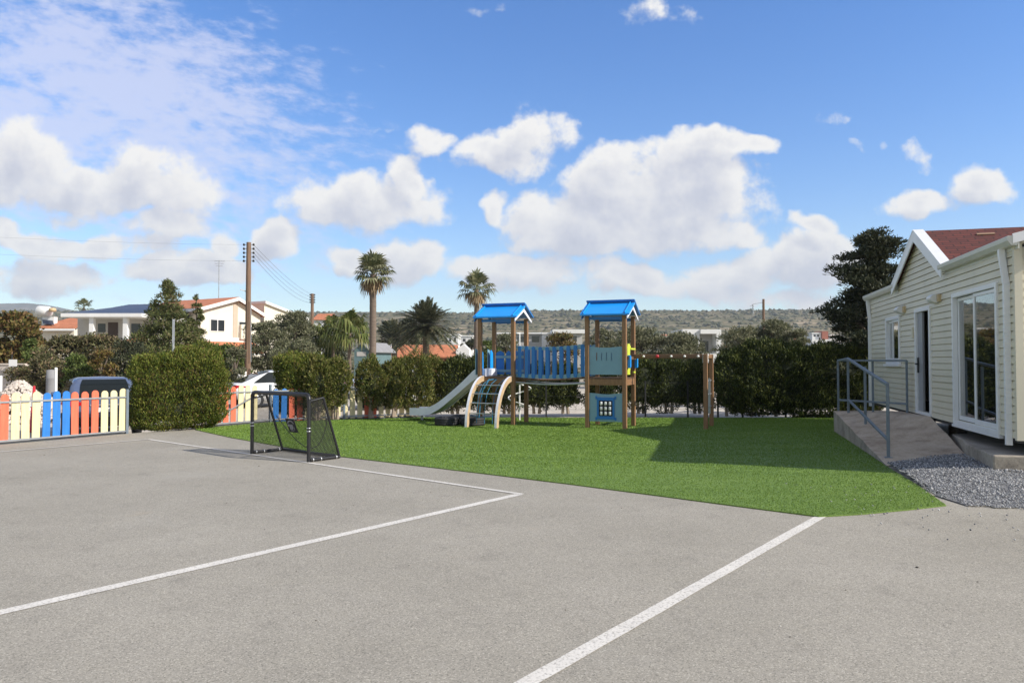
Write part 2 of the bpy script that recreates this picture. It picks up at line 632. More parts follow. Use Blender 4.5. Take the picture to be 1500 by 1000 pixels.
# clouds that stand over the place: (photo x, y, half width, half height up, half height down, weight)
CUMULUS = [
    (10, 248, 105, 62, 62, 1.0), (105, 275, 100, 45, 45, 1.0), (205, 258, 82, 50, 50, 1.0), (262, 275, 62, 38, 48, .9),
    (245, 333, 62, 28, 20, .9), (120, 356, 160, 20, 22, .8), (60, 410, 92, 34, 26, .9), (285, 393, 92, 34, 22, .95),
    (330, 348, 40, 26, 20, .8), (412, 352, 42, 34, 36, .9), (530, 296, 108, 46, 48, 1.0), (600, 262, 36, 42, 40, .8),
    (642, 198, 44, 26, 26, .5), (775, 195, 66, 40, 36, .9), (735, 228, 70, 38, 44, .85), (728, 305, 26, 22, 28, .8),
    (985, 225, 120, 34, 40, 1.0), (1085, 215, 60, 20, 24, .9), (960, 268, 150, 50, 60, 1.0), (840, 335, 112, 62, 48, .95),
    (960, 325, 145, 70, 50, 1.0), (1045, 300, 55, 45, 40, .9), (1075, 345, 60, 32, 28, .85),
    (600, 390, 55, 36, 30, .9), (700, 402, 80, 30, 28, .8), (800, 398, 110, 32, 34, .8), (950, 412, 130, 24, 28, .75),
    (1080, 412, 110, 26, 30, .8), (1180, 390, 95, 46, 45, 1.0), (1195, 332, 40, 20, 18, .75), (510, 388, 36, 20, 18, .8),
    (1370, 290, 85, 24, 22, .72), (1430, 272, 60, 32, 28, .72), (1352, 238, 30, 32, 30, .38), (1246, 207, 30, 17, 16, .34),
    (1300, 215, 28, 14, 14, .22), (1212, 172, 40, 18, 16, .05), (695, 20, 64, 20, 20, -.05), (950, 14, 120, 44, 40, -.02),
    (545, 186, 60, 14, 12, .1), (-5, 340, 40, 20, 16, .7), (1150, 440, 90, 16, 14, .6),
    (1700, 260, 160, 60, 60, .9), (1950, 340, 200, 60, 50, .9), (-250, 300, 160, 70, 60, .9), (-450, 380, 160, 40, 40, .9),
]


def uv(px, py):
    r = ray(px, py)
    return r.x / r.y, r.z / r.y


def cloud_group():
    ng = bpy.data.node_groups.new('cumulus_field', 'ShaderNodeTree')
    ng.interface.new_socket('Vector', in_out='INPUT', socket_type='NodeSocketVector')
    ng.interface.new_socket('Field', in_out='OUTPUT', socket_type='NodeSocketFloat')
    gi = node(ng, 'NodeGroupInput'); go = node(ng, 'NodeGroupOutput')
    p = gi.outputs['Vector']
    # warp the outlines
    nz = node(ng, 'ShaderNodeTexNoise'); nz.inputs['Scale'].default_value = 9; nz.inputs['Detail'].default_value = 3
    L(ng, p, nz.inputs['Vector'])
    w = vm(ng, 'SUBTRACT', nz.outputs['Color'], (.5, .5, .5))
    w = vm(ng, 'MULTIPLY', w, (.11, .075, 0))
    q = vm(ng, 'ADD', p, w)
    s = node(ng, 'ShaderNodeSeparateXYZ'); L(ng, q, s.inputs[0])
    c = node(ng, 'ShaderNodeCombineXYZ')
    L(ng, s.outputs[0], c.inputs[0]); L(ng, s.outputs[1], c.inputs[1]); L(ng, ma(ng, 'MULTIPLY', s.outputs[1], -1.0), c.inputs[2])
    q3 = c.outputs[0]
    acc = None
    for (px, py, a, bt, bb, wgt) in CUMULUS:
        cu, cv = uv(px, py)
        d = vm(ng, 'SUBTRACT', q3, (cu, cv, -cv))
        d = vm(ng, 'MULTIPLY', d, (F / a, F / bt, F / bb))
        d = vm(ng, 'MAXIMUM', d, (-1000, 0, 0))
        dd = vm(ng, 'DOT_PRODUCT', d, d)
        f = ma(ng, 'MULTIPLY_ADD', dd, -.62, wgt * .75)
        if acc is None: acc = f
        else: acc = ma(ng, 'SMOOTH_MAX', acc, f, .18)
    acc = ma(ng, 'MAXIMUM', acc, -1.2)
    n1 = node(ng, 'ShaderNodeTexNoise'); n1.inputs['Scale'].default_value = 13; n1.inputs['Detail'].default_value = 8; n1.inputs['Roughness'].default_value = .60
    L(ng, p, n1.inputs['Vector'])
    out = ma(ng, 'MULTIPLY_ADD', n1.outputs['Fac'], 2.3, -1.22)
    out = ma(ng, 'ADD', out, acc)
    L(ng, out, go.inputs['Field'])
    return ng


sky = node(wt, 'ShaderNodeTexSky', sky_type='NISHITA')
sky.sun_disc = False
sky.sun_elevation = math.asin(SUN.z)
sky.sun_rotation = math.atan2(SUN.x, SUN.y)
sky.air_density = 1.0; sky.dust_density = .35; sky.ozone_density = 2.2
hsv = node(wt, 'ShaderNodeHueSaturation')
hsv.inputs['Saturation'].default_value = 1.38
hsv.inputs['Value'].default_value = 1.24
hsv.inputs['Hue'].default_value = .511
L(wt, sky.outputs[0], hsv.inputs['Color'])

tc = node(wt, 'ShaderNodeTexCoord')
sx = node(wt, 'ShaderNodeSeparateXYZ'); L(wt, tc.outputs['Generated'], sx.inputs[0])
yy = ma(wt, 'MAXIMUM', sx.outputs[1], .03)
cx = node(wt, 'ShaderNodeCombineXYZ')
L(wt, ma(wt, 'DIVIDE', sx.outputs[0], yy), cx.inputs[0]); L(wt, ma(wt, 'DIVIDE', sx.outputs[2], yy), cx.inputs[1])
P = cx.outputs[0]
front = node(wt, 'ShaderNodeMapRange'); L(wt, sx.outputs[1], front.inputs['Value'])
front.inputs['From Min'].default_value = .05; front.inputs['From Max'].default_value = .25
cg = cloud_group()
g1 = node(wt, 'ShaderNodeGroup'); g1.node_tree = cg; L(wt, P, g1.inputs[0])
g2 = node(wt, 'ShaderNodeGroup'); g2.node_tree = cg; L(wt, vm(wt, 'ADD', P, (.014, .026, 0)), g2.inputs[0])
f1, f2 = g1.outputs[0], g2.outputs[0]
alpha = node(wt, 'ShaderNodeMapRange', interpolation_type='SMOOTHSTEP'); L(wt, f1, alpha.inputs['Value'])
alpha.inputs['From Min'].default_value = -.18; alpha.inputs['From Max'].default_value = .30
lit = ma(wt, 'MULTIPLY_ADD', ma(wt, 'SUBTRACT', f1, f2), .80, .66, clamp=True)
# thicker middles let less light through
thick = node(wt, 'ShaderNodeMapRange', interpolation_type='SMOOTHSTEP'); L(wt, f1, thick.inputs['Value'])
thick.inputs['From Min'].default_value = .2; thick.inputs['From Max'].default_value = .95
thick.inputs['To Min'].default_value = 0; thick.inputs['To Max'].default_value = .50
lit = ma(wt, 'SUBTRACT', lit, thick.outputs[0], clamp=True)
k = 1 / SKY_STRENGTH
ccol = ramp(wt, lit, [(.0, (.42, .44, .52)), (.3, (.52, .53, .59)), (.55, (.65, .645, .66)), (.9, (.80, .78, .745))])
ccol = vm(wt, 'MULTIPLY', ccol, (k, k, k))

# high rippled sheet on the left
rot = node(wt, 'ShaderNodeVectorRotate', rotation_type='Z_AXIS'); rot.inputs['Angle'].default_value = rad(12)
L(wt, P, rot.inputs['Vector'])
st = vm(wt, 'MULTIPLY', rot.outputs[0], (9.0, 25.0, 1))
nr = node(wt, 'ShaderNodeTexNoise'); nr.inputs['Scale'].default_value = 1.0; nr.inputs['Detail'].default_value = 7; nr.inputs['Roughness'].default_value = .66; nr.inputs['Distortion'].default_value = .25
L(wt, st, nr.inputs['Vector'])
cu, cv = uv(170, 170)
d = vm(wt, 'SUBTRACT', P, (cu, cv, 0))
dr = node(wt, 'ShaderNodeVectorRotate', rotation_type='Z_AXIS'); dr.inputs['Angle'].default_value = rad(16)
L(wt, d, dr.inputs['Vector'])
d = vm(wt, 'MULTIPLY', dr.outputs[0], (F / 390, F / 215, 0))
big = ma(wt, 'MULTIPLY_ADD', vm(wt, 'DOT_PRODUCT', d, d), -.55, .70)
nb = node(wt, 'ShaderNodeTexNoise'); nb.inputs['Scale'].default_value = 4.5; nb.inputs['Detail'].default_value = 4
L(wt, P, nb.inputs['Vector'])
big = ma(wt, 'ADD', big, ma(wt, 'MULTIPLY_ADD', nb.outputs['Fac'], .9, -.45))
st2 = vm(wt, 'MULTIPLY', rot.outputs[0], (30.0, 62.0, 1))
nr2 = node(wt, 'ShaderNodeTexNoise'); nr2.inputs['Scale'].default_value = 1.0; nr2.inputs['Detail'].default_value = 4; nr2.inputs['Roughness'].default_value = .6
L(wt, st2, nr2.inputs['Vector'])
sheet = ma(wt, 'ADD', big, ma(wt, 'MULTIPLY_ADD', nr.outputs['Fac'], 1.7, -1.0))
sheet = ma(wt, 'ADD', sheet, ma(wt, 'MULTIPLY_ADD', nr2.outputs['Fac'], 1.3, -.62))
sa = node(wt, 'ShaderNodeMapRange', interpolation_type='SMOOTHSTEP'); L(wt, sheet, sa.inputs['Value'])
sa.inputs['From Min'].default_value = -.1; sa.inputs['From Max'].default_value = .72; sa.inputs['To Max'].default_value = .70
sheet_a = ma(wt, 'MULTIPLY', sa.outputs[0], front.outputs[0])
c1 = mixc(wt, sheet_a, hsv.outputs['Color'], (.60 * k, .62 * k, .78 * k))
al = ma(wt, 'MULTIPLY', alpha.outputs[0], front.outputs[0])
al = ma(wt, 'MULTIPLY', al, .96)
m = node(wt, 'ShaderNodeMix', data_type='RGBA')
L(wt, al, m.inputs['Factor']); L(wt, c1, m.inputs['A']); L(wt, ccol, m.inputs['B'])
# the rest of the dome, overhead and behind: unseen cloud added for a neutral fill
nz3 = node(wt, 'ShaderNodeTexNoise'); nz3.inputs['Scale'].default_value = 2.6; nz3.inputs['Detail'].default_value = 6; nz3.inputs['Roughness'].default_value = .55
L(wt, tc.outputs['Generated'], nz3.inputs['Vector'])
rear = ma(wt, 'MULTIPLY_ADD', nz3.outputs['Fac'], 5.5, -2.1, clamp=True)
hi = node(wt, 'ShaderNodeMapRange', interpolation_type='SMOOTHSTEP'); L(wt, ma(wt, 'DIVIDE', sx.outputs[1], ma(wt, 'MAXIMUM', sx.outputs[2], .05)), hi.inputs['Value'])
hi.inputs['From Min'].default_value = 1.55; hi.inputs['From Max'].default_value = .9
side = node(wt, 'ShaderNodeMapRange', interpolation_type='SMOOTHSTEP'); L(wt, ma(wt, 'DIVIDE', ma(wt, 'ABSOLUTE', sx.outputs[0]), yy), side.inputs['Value'])
side.inputs['From Min'].default_value = 1.0; side.inputs['From Max'].default_value = 1.8
rest = ma(wt, 'MULTIPLY', rear, ma(wt, 'MAXIMUM', hi.outputs[0], side.outputs[0]))
m2 = node(wt, 'ShaderNodeMix', data_type='RGBA')
L(wt, ma(wt, 'MULTIPLY', rest, .9), m2.inputs['Factor']); L(wt, m.outputs['Result'], m2.inputs['A'])
m2.inputs['B'].default_value = (.46 * k, .447 * k, .41 * k, 1)
L(wt, m2.outputs['Result'], bg.inputs['Color'])
world.cycles.sampling_method = 'NONE'


vs = scene.view_settings
vs.view_transform = 'Standard'
vs.look = 'None'
vs.exposure = 0.36
vs.gamma = 1.0
scene.cycles.max_bounces = 6
scene.cycles.transparent_max_bounces = 12
scene.cycles.volume_bounces = 0


# ------------------------------------------------------------------ terrain
def ground_h(X, Y):
    X = np.asarray(X, float); Y = np.asarray(Y, float)
    # the street behind the fence lies a little lower on the left
    z = -.10 - .28 * smoothstep(-5.5, -9.5, X) * smoothstep(60, 30, Y)
    P3 = np.stack([X, Y, 0 * X], -1)
    sh = P3.shape
    P3 = P3.reshape(-1, 3)
    n_big = snoise(P3, .0022).reshape(sh[:-1]); n_mid = snoise(P3, .009).reshape(sh[:-1])
    t = smoothstep(330, 1500, Y)
    ridge = 92 + 5 * n_big + 1.2 * n_mid
    z = z + t ** 1.15 * ridge + smoothstep(150, 400, Y) * (2.0 + 1.2 * n_mid)
    # terraces
    zt = np.round(z / 6.0) * 6.0
    z = z + (zt - z) * .35 * smoothstep(8, 25, z)
    return z


rows = np.concatenate([np.linspace(-40, 18, 20), np.linspace(20, 60, 24), np.linspace(66, 300, 40), np.linspace(310, 1600, 170), np.linspace(1640, 2600, 16)])
cols = np.linspace(-1, 1, 221)
YY, SS = np.meshgrid(rows, cols, indexing='ij')
XX = SS * (np.maximum(YY, 0) * .95 + 55)
ZZ = ground_h(XX, YY)
ZZ = np.where(YY > 1600, ZZ - (YY - 1600) * .05, ZZ)
V = np.stack([XX, YY, ZZ], -1).reshape(-1, 3)
nr_, nc_ = YY.shape
idx = np.arange(nr_ * nc_).reshape(nr_, nc_)
Fq = np.stack([idx[:-1, :-1], idx[:-1, 1:], idx[1:, 1:], idx[1:, :-1]], -1).reshape(-1, 4)


def terrain_mat():
    m, nt, b = new_mat('dry_ground_and_scrub')
    g = node(nt, 'ShaderNodeNewGeometry')
    s = node(nt, 'ShaderNodeSeparateXYZ'); nt.links.new(g.outputs['Position'], s.inputs[0])
    nf = noise(nt, 7, 5, .65)
    near = ramp(nt, nf, [(.3, (.34, .29, .23)), (.5, (.50, .45, .38)), (.7, (.62, .57, .50))])
    n1 = noise(nt, .045, 5, .7, stretch=(1, 1, 6))
    n2 = noise(nt, .008, 4, .6)
    far = ramp(nt, n1, [(.36, (.06, .068, .034)), (.46, (.12, .115, .06)), (.56, (.22, .185, .125)), (.66, (.38, .32, .25))])
    far2 = ramp(nt, n2, [(.35, (.7, .75, .65)), (.65, (1.15, 1.08, 1.0))])
    far = mixc(nt, 1, far, far2, 'MULTIPLY')
    mr = node(nt, 'ShaderNodeMapRange'); nt.links.new(s.outputs[1], mr.inputs['Value'])
    mr.inputs['From Min'].default_value = 38; mr.inputs['From Max'].default_value = 90
    nt.links.new(mixc(nt, mr.outputs[0], near, far), b.inputs['Base Color'])
    b.inputs['Roughness'].default_value = .95
    b.inputs['Specular IOR Level'].default_value = .1
    return m


M['terrain'] = terrain_mat()
tag(fast_mesh('terrain', V, Fq, M['terrain'], smooth=True), kind='structure')


# far blue range on the left
def hill_range(name, Y0, pts, mat, depth=900, kind='structure'):
    """a ridge whose skyline passes the surveyed heights"""
    px = np.array([p[0] for p in pts], float); py = np.array([p[1] for p in pts], float)
    xs = np.linspace(px[0], px[-1], 90)
    ys = np.interp(xs, px, py)
    top = np.array([tuple(at(a, b, Y0)) for a, b in zip(xs, ys)])
    top[:, 2] += snoise(top, .006) * 4
    lv = np.linspace(0, 1, 24)
    G = []
    for t in lv:
        row = top.copy()
        row[:, 1] = Y0 - depth + depth * t
        row[:, 2] = -5 + (top[:, 2] + 5) * smoothstep(0, 1, t * .5) * 2 + snoise(row, .006) * 7 * math.sin(math.pi * t)
        G.append(row)
    row = top.copy(); row[:, 1] = Y0 + depth; row[:, 2] = -5; G.append(row)
    G = np.stack(G)
    n, mm = G.shape[:2]
    ii = np.arange(n * mm).reshape(n, mm)
    Fc = np.stack([ii[:-1, :-1], ii[:-1, 1:], ii[1:, 1:], ii[1:, :-1]], -1).reshape(-1, 4)
    return tag(fast_mesh(name, G.reshape(-1, 3), Fc, mat, smooth=True), kind=kind)


def far_hill_mat():
    m, nt, b = new_mat('far_wooded_hill')
    n1 = noise(nt, .02, 5, .7)
    nt.links.new(ramp(nt, n1, [(.35, (.05, .06, .04)), (.55, (.11, .105, .075)), (.7, (.20, .17, .13))]), b.inputs['Base Color'])
    b.inputs['Roughness'].default_value = .95
    return m


M['far_hill'] = far_hill_mat()
hill_range('far_hill', 3300, [(-420, 470), (-200, 452), (0, 445), (40, 443), (70, 446), (110, 455), (170, 468), (260, 480), (420, 492), (560, 500)], M['far_hill'])
# ridge behind the playground: right-hand and left-hand rises of the near hills
# scrub dotted over the near hills: past counting
n = 17000
yy_ = 170 + (1560 - 170) * rng.uniform(0, 1, n) ** .8
xx_ = rng.uniform(-.85, .85, n) * yy_
cl = snoise(np.stack([xx_, yy_, 0 * xx_], -1), .02) + .8 * snoise(np.stack([xx_, yy_, 0 * xx_], -1), .006)
keep = (cl > rng.uniform(-1.3, .8, n)) & (xx_ / yy_ > -.8)
xx_, yy_ = xx_[keep], yy_[keep]
zz_ = ground_h(xx_, yy_)
n = len(xx_)
oc = np.array([(1, 0, 0), (0, 1, 0), (-1, 0, 0), (0, -1, 0), (0, 0, 1), (0, 0, -.3)], float)
of = np.array([(0, 1, 4), (1, 2, 4), (2, 3, 4), (3, 0, 4), (1, 0, 5), (2, 1, 5), (3, 2, 5), (0, 3, 5)])
rs = rng.uniform(.9, 2.6, n) * (1 + yy_ / 1500 * .7)
V = oc[None] * rs[:, None, None] * rng.uniform(.6, 1.3, (n, 6, 3)) * np.array([1.3, 1.3, .95])
V += np.stack([xx_, yy_, zz_], -1)[:, None, :]
Fc = (of[None] + 6 * np.arange(n)[:, None, None]).reshape(-1, 3)
tag(fast_mesh('hill_scrub', V.reshape(-1, 3), Fc, M['scrub']), kind='stuff')

# haze between the near ground and the hills
hz = MB().box((-3600, -60, -8), (7200, 0, 0), (0, 4700, 0), (0, 0, 420))
m, nt, b = new_mat('haze')
nt.nodes.remove(b)
pv = node(nt, 'ShaderNodeVolumePrincipled')
pv.inputs['Color'].default_value = (.80, .88, 1.0, 1)
pv.inputs['Density'].default_value = .00018
pv.inputs['Anisotropy'].default_value = .0
nt.links.new(pv.outputs[0], nt.nodes['Material Output'].inputs['Volume'])
haze = hz.obj('haze', m)
tag(haze, kind='stuff')
haze.display_type = 'WIRE'

# ------------------------------------------------------------------ court, markings, turf
FENCE = [Vector((-11.6, 11.38, 0)), Vector((-8.48, 16.35, 0)), Vector((-6.35, 19.45, 0)), Vector((-2.6, 21.75, 0)), Vector((9.6, 22.0, 0))]


def sheet_grid(name, poly, z, mat, kind='structure', thick=0.0):
    mb = MB()
    P3 = [Vector((p[0], p[1], z)) for p in poly]
    if thick: mb.prism([p - Vector((0, 0, thick)) for p in P3], (0, 0, thick))
    else: mb.add(P3, [tuple(range(len(P3)))])
    return tag(mb.obj(name, mat), kind=kind)


court = [(-30, -12), (16, -12), (16, 20.9), (9.6, 20.9), (-2.4, 20.9), (-5.6, 19.55), (-6.3, 19.3), (-8.43, 16.25), (-11.6, 11.2), (-30, -12.5 + 0.1)]
court = [(-26, -12), (16, -12), (16, 20.9), (-2.4, 20.9), (-6.28, 19.3), (-8.42, 16.27), (-11.55, 11.3)]
sheet_grid('court', court, 0.0, M['asphalt'], thick=.5)


def stripe(mb, a, b, w, ext=(0, 0), z=.004):
    a, b = Vector(a), Vector(b)
    a.z = b.z = 0
    d = (b - a).normalized(); s = Vector((-d.y, d.x, 0)) * w / 2
    a = a - d * ext[0]; b = b + d * ext[1]
    n = max(2, int((b - a).length / .15))
    ring = []
    for i in range(n + 1):
        p = a.lerp(b, i / n)
        ring.append(p + s * (1 + R.uniform(-.05, .05)) + Vector((0, 0, z)))
        ring.append(p - s * (1 + R.uniform(-.05, .05)) + Vector((0, 0, z)))
    mb.add(ring, [(2 * i, 2 * i + 1, 2 * i + 3, 2 * i + 2) for i in range(n)])


corner = gp(762, 723.5)
stripe_mb = MB()
stripe(stripe_mb, gp(0, 897), corner, .11, (3.0, 0))
tag(stripe_mb.obj('painted_line', M['line']), kind='structure')
mb = MB(); stripe(mb, gp(218, 643.5), corner, .075, (0, .03), z=.006); tag(mb.obj('painted_line', M['line']), kind='structure')
mb = MB(); stripe(mb, gp(0, 662), gp(218, 643.5), .07, (2.5, .02), z=.008); tag(mb.obj('painted_line', M['line']), kind='structure')
mb = MB(); stripe(mb, gp(772, 1000), gp(1194, 761), .10, (3.0, .35)); tag(mb.obj('painted_line', M['line']), kind='structure')

near_edge = [(286, 629.5), (340, 641.5), (400, 652), (450, 661), (499, 669), (600, 681), (700, 693), (830, 709), (960, 726), (1080, 742), (1200, 757.5)]
TP = [gp(*p) for p in near_edge] + [gp(1260, 754), gp(1330, 747.5), gp(1386, 741), gp(1345, 712), gp(1299, 684)]
TP += [Vector((7.2, 16.5, 0)), Vector((8.7, 16.9, 0)), Vector((9.1, 20.55, 0)), Vector((-2.6, 20.7, 0)), Vector((-6.2, 19.2, 0)), Vector((-7.0, 18.0, 0))]
turf_poly = [(p.x, p.y) for p in TP]
sheet_grid('artificial_turf', turf_poly, .014, M['turf'], thick=.012)


def inside(poly, X, Y):
    c = np.zeros(len(X), bool)
    n = len(poly); j = n - 1
    for i in range(n):
        xi, yi = poly[i]; xj, yj = poly[j]
        cond = ((yi > Y) != (yj > Y)) & (X < (xj - xi) * (Y - yi) / (yj - yi + 1e-12) + xi)
        c ^= cond
        j = i
    return c


n = 620000
Yc = 7.0 + 14 * rng.uniform(0, 1, n) ** 1.7
Xc = rng.uniform(-7.5, 9.0, n)
keep = inside(turf_poly, Xc, Yc)
Xc, Yc = Xc[keep], Yc[keep]
n = len(Xc)
hgt = rng.uniform(.007, .014, n) * (1 + .35 * (Yc > 11))
wid = (.0016 + .00055 * (Yc - 6)) * rng.uniform(.7, 1.3, n)
th = rng.uniform(0, 2 * np.pi, n)
lean = rng.normal(size=(n, 2)) * .006
base_ = np.stack([Xc, Yc, np.full(n, .014)], -1)
side = np.stack([np.cos(th), np.sin(th), 0 * th], -1) * wid[:, None]
tip = base_ + np.stack([lean[:, 0], lean[:, 1] - .004, hgt], -1)
V = np.stack([base_ - side, base_ + side, tip], 1).reshape(-1, 3)
tag(fast_mesh('turf_blades', V, np.arange(n * 3).reshape(n, 3), M['blade']), kind='stuff')
# ------------------------------------------------------------------ mobile home
HN = Vector((6.78, 9.92, 0))
HU = Vector((.258, .966, 0)).normalized()
HW = Vector((HU.y, -HU.x, 0))
ZV = Vector((0, 0, 1))


def H(u, w, z):
    return HN + HU * u + HW * w + ZV * z


house = empty('mobile_home', H(4.7, 3, 0), 'cream clapboard mobile home with small red shingled gable and white sliding glass door', 'mobile home')
ULEN = 9.37
EAVE, FLOOR = 3.2, .55
APEX_U, APEX_Z, GL, GR = 4.64, 4.06, 6.42, 2.96
OPEN = [(.66, 2.56, .62, 2.66), (3.98, 4.90, .62, 2.55), (6.28, 7.40, 1.58, 2.52)]

mb = MB()
bh = .112
zrow = FLOOR
ZR = []
while zrow < APEX_Z - .02:
    ZR.append((zrow, min(zrow + bh, APEX_Z - .005)))
    zrow += bh


def uspan(z):
    if z <= EAVE: return 0.0, ULEN
    t = (z - EAVE) / (APEX_Z - EAVE)
    return GR + (APEX_U - GR) * t, GL + (APEX_U - GL) * t


GRV0, GRV1 = .094, .0945


def prof_(h):
    # lapped board leaning out to its lower edge, then the groove under the next board
    return -.018 + .009 * h / .094 if h <= .0942 else .006


for (zb, zt) in ZR:
    cuts = sorted({zb, zt} | ({zb + GRV0, zb + GRV1} if zb + GRV1 < zt else set()) | {o[2] for o in OPEN if zb < o[2] < zt} | {o[3] for o in OPEN if zb < o[3] < zt} | ({EAVE} if zb < EAVE < zt else set()))
    for a, b in zip(cuts[:-1], cuts[1:]):
        mid = (a + b) / 2
        sp = [(uspan(a + 1e-4) if a >= EAVE else (0, ULEN), uspan(b) if b > EAVE else (0, ULEN))]
        pa = prof_(a - zb)
        pb = prof_(b - zb - 1e-5)
        (la, ra), (lb, rb) = sp[0]
        segs = [(la, ra, lb, rb)]
        if mid < EAVE:
            ivs = [(0, ULEN)]
            for o in OPEN:
                if o[2] < mid < o[3]:
                    ivs = [q for (s0, s1) in ivs for q in ((s0, min(s1, o[0])), (max(s0, o[1]), s1)) if q[1] - q[0] > 1e-4]
            segs = [(s0, s1, s0, s1) for s0, s1 in ivs]
        for (ua, ub, uc, ud) in segs:
            mb.add([H(ub, pa, a), H(ua, pa, a), H(uc, pb, b), H(ud, pb, b)], [(0, 1, 2, 3)])
            if a == zb:
                mb.add([H(ub, -.003, a), H(ua, -.003, a), H(ua, pa, a), H(ub, pa, a)], [(0, 1, 2, 3)])
mb.obj('wall', M['sid'], house)

# end wall facing the court, rear and far walls, floor, ceiling
mb = MB()
for i in range(24):
    zb, zt = FLOOR + i * bh, FLOOR + (i + 1) * bh
    if zt > EAVE + .02: break
    mb.add([H(-.016, 0, zb), H(-.016, 6, zb), H(-.003, 6, zt), H(-.003, 0, zt)], [(0, 1, 2, 3)][::-1] and [(3, 2, 1, 0)])
    mb.add([H(-.003, 0, zb), H(-.003, 6, zb), H(-.016, 6, zb), H(-.016, 0, zb)], [(0, 1, 2, 3)])
mb.obj('end_wall', M['sid'], house)
mb = MB()
mb.box(H(0.02, 5.9, FLOOR), HU * (ULEN - .04), HW * .08, ZV * (EAVE - FLOOR))
mb.box(H(ULEN - .1, .02, FLOOR), HU * .08, HW * 5.85, ZV * (EAVE - FLOOR))
mb.obj('rear_wall', M['sid'], house)
mb = MB()
mb.box(H(.02, .02, FLOOR - .06), HU * (ULEN - .06), HW * 5.86, ZV * .1)
mb.obj('floor', M['dark_in'], house)
mb = MB()
mb.box(H(.03, .05, EAVE - .1), HU * (ULEN - .2), HW * 5.8, ZV * .06)
mb.obj('ceiling', M['dark_in'], house)
mb = MB()
mb.box(H(.05, 3.2, FLOOR + .05), HU * (ULEN - .2), HW * .06, ZV * (EAVE - FLOOR - .2))
mb.box(H(3.3, .03, FLOOR + .05), HU * .06, HW * 3.1, ZV * (EAVE - FLOOR - .2))
mb.obj('partition', M['dark_in'], house)

# roofs
RZ0 = EAVE + .06


def uv_quad(mb, o, pts_uv):
    pass


def roof_sheet(name, quads, mat):
    """sloping sheets: each quad as (points, uv) with a UV layer in metres"""
    me = bpy.data.meshes.new(name)
    base = BASE[house.name]
    vs_, fs, uvs = [], [], []
    for pts in quads:
        k = len(vs_)
        vs_ += [p - base for p in pts]
        fs.append(tuple(range(k, k + len(pts))))
        e1 = (pts[1] - pts[0]).normalized()
        nrm = (pts[1] - pts[0]).cross(pts[2] - pts[0]).normalized()
        e2 = nrm.cross(e1)
        uvs += [((p - pts[0]).dot(e1), (p - pts[0]).dot(e2)) for p in pts]
    me.from_pydata(vs_, [], fs)
    ul = me.uv_layers.new(name='UVMap')
    for i, l in enumerate(me.loops): ul.data[i].uv = uvs[l.vertex_index]
    me.materials.append(mat)
    me.update()
    o = bpy.data.objects.new(name, me); COL.objects.link(o); o.parent = house
    BASE[o.name] = base.copy()
    s = o.modifiers.new('solid', 'SOLIDIFY'); s.thickness = .03; s.offset = -1
    return o


s15 = math.tan(rad(14))
roof_sheet('roof', [
    [H(-.12, -.08, RZ0), H(-.12, 3, RZ0 + 3.08 * s15), H(GR - .02, 3, RZ0 + 3.08 * s15), H(GR - .02, -.08, RZ0)],
    [H(GL + .02, -.08, RZ0), H(GL + .02, 3, RZ0 + 3.08 * s15), H(ULEN + .12, 3, RZ0 + 3.08 * s15), H(ULEN + .12, -.08, RZ0)],
    [H(-.12, 6.08, RZ0), H(ULEN + .12, 6.08, RZ0), H(ULEN + .12, 3, RZ0 + 3.08 * s15), H(-.12, 3, RZ0 + 3.08 * s15)],
], M['shingle'])
for u0, ex in ((-.003, .06), (ULEN - .08, .06)):
    mb = MB(); mb.prism([H(u0, .0, EAVE - .03), H(u0, 6, EAVE - .03), H(u0, 6, RZ0 - .02), H(u0, 3, RZ0 + 3.0 * s15 - .03), H(u0, 0, RZ0 - .02)], HU * ex)
    mb.obj('gable_end', M['sid'], house)
for sgn in (0, 1):
    mb = MB()
    a_, b_ = H(-.15, -.08 if sgn == 0 else 6.08, RZ0 - .10), H(-.15, 3, RZ0 + 3.08 * s15 - .10)
    mb.prism([a_, b_, b_ + ZV * .13, a_ + ZV * .13], HU * .024)
    mb.obj('verge_board', M['trim'], house)
gz = APEX_Z + .07
sl_ = (APEX_Z - EAVE) / (APEX_U - GR)
roof_sheet('gable_roof', [
    [H(GR - .05, -.10, gz - sl_ * (APEX_U - GR + .05)), H(GR - .05, 3.2, gz - sl_ * (APEX_U - GR + .05)), H(APEX_U, 3.2, gz), H(APEX_U, -.10, gz)],
    [H(GL + .05, 3.2, gz - sl_ * (APEX_U - GR + .05)), H(GL + .05, -.10, gz - sl_ * (APEX_U - GR + .05)), H(APEX_U, -.10, gz), H(APEX_U, 3.2, gz)],
], M['shingle'])
mb = MB()
dn = (HU * -1 + ZV * -sl_).normalized()
nn = (HU * -sl_ + ZV).normalized()
mb.box(H(APEX_U - .3, .88, gz - .3 * sl_) + nn * .004, dn * .07, HW * .30, nn * .02)
mb.obj('roof_vent', plain('brown_vent', (.33, .21, .13), .7, .1, 5), house)

# gable boards with a broad white capping on the slope
for sgn, uf in ((-1, GR), (1, GL)):
    zf = gz - sl_ * (APEX_U - GR + .05)
    a = H(APEX_U, 0, gz); b_ = H(uf + sgn * .08, 0, gz - abs(uf + sgn * .08 - APEX_U) * sl_ * ((APEX_U - GR) / abs(uf - APEX_U)))
    mb = MB()
    dr_ = (b_ - a)
    dn_ = Vector((0, 0, -.21))
    mb.box(a - HW * .125 + Vector((0, 0, .01)), dr_, HW * .022, dn_)
    nv = dr_.normalized().cross(HW); nv = nv if nv.z > 0 else -nv
    mb.box(a - HW * .128 + nv * .012 , dr_, HW * .185, nv * .022)
    mb.obj('bargeboard', M['trim'], house)

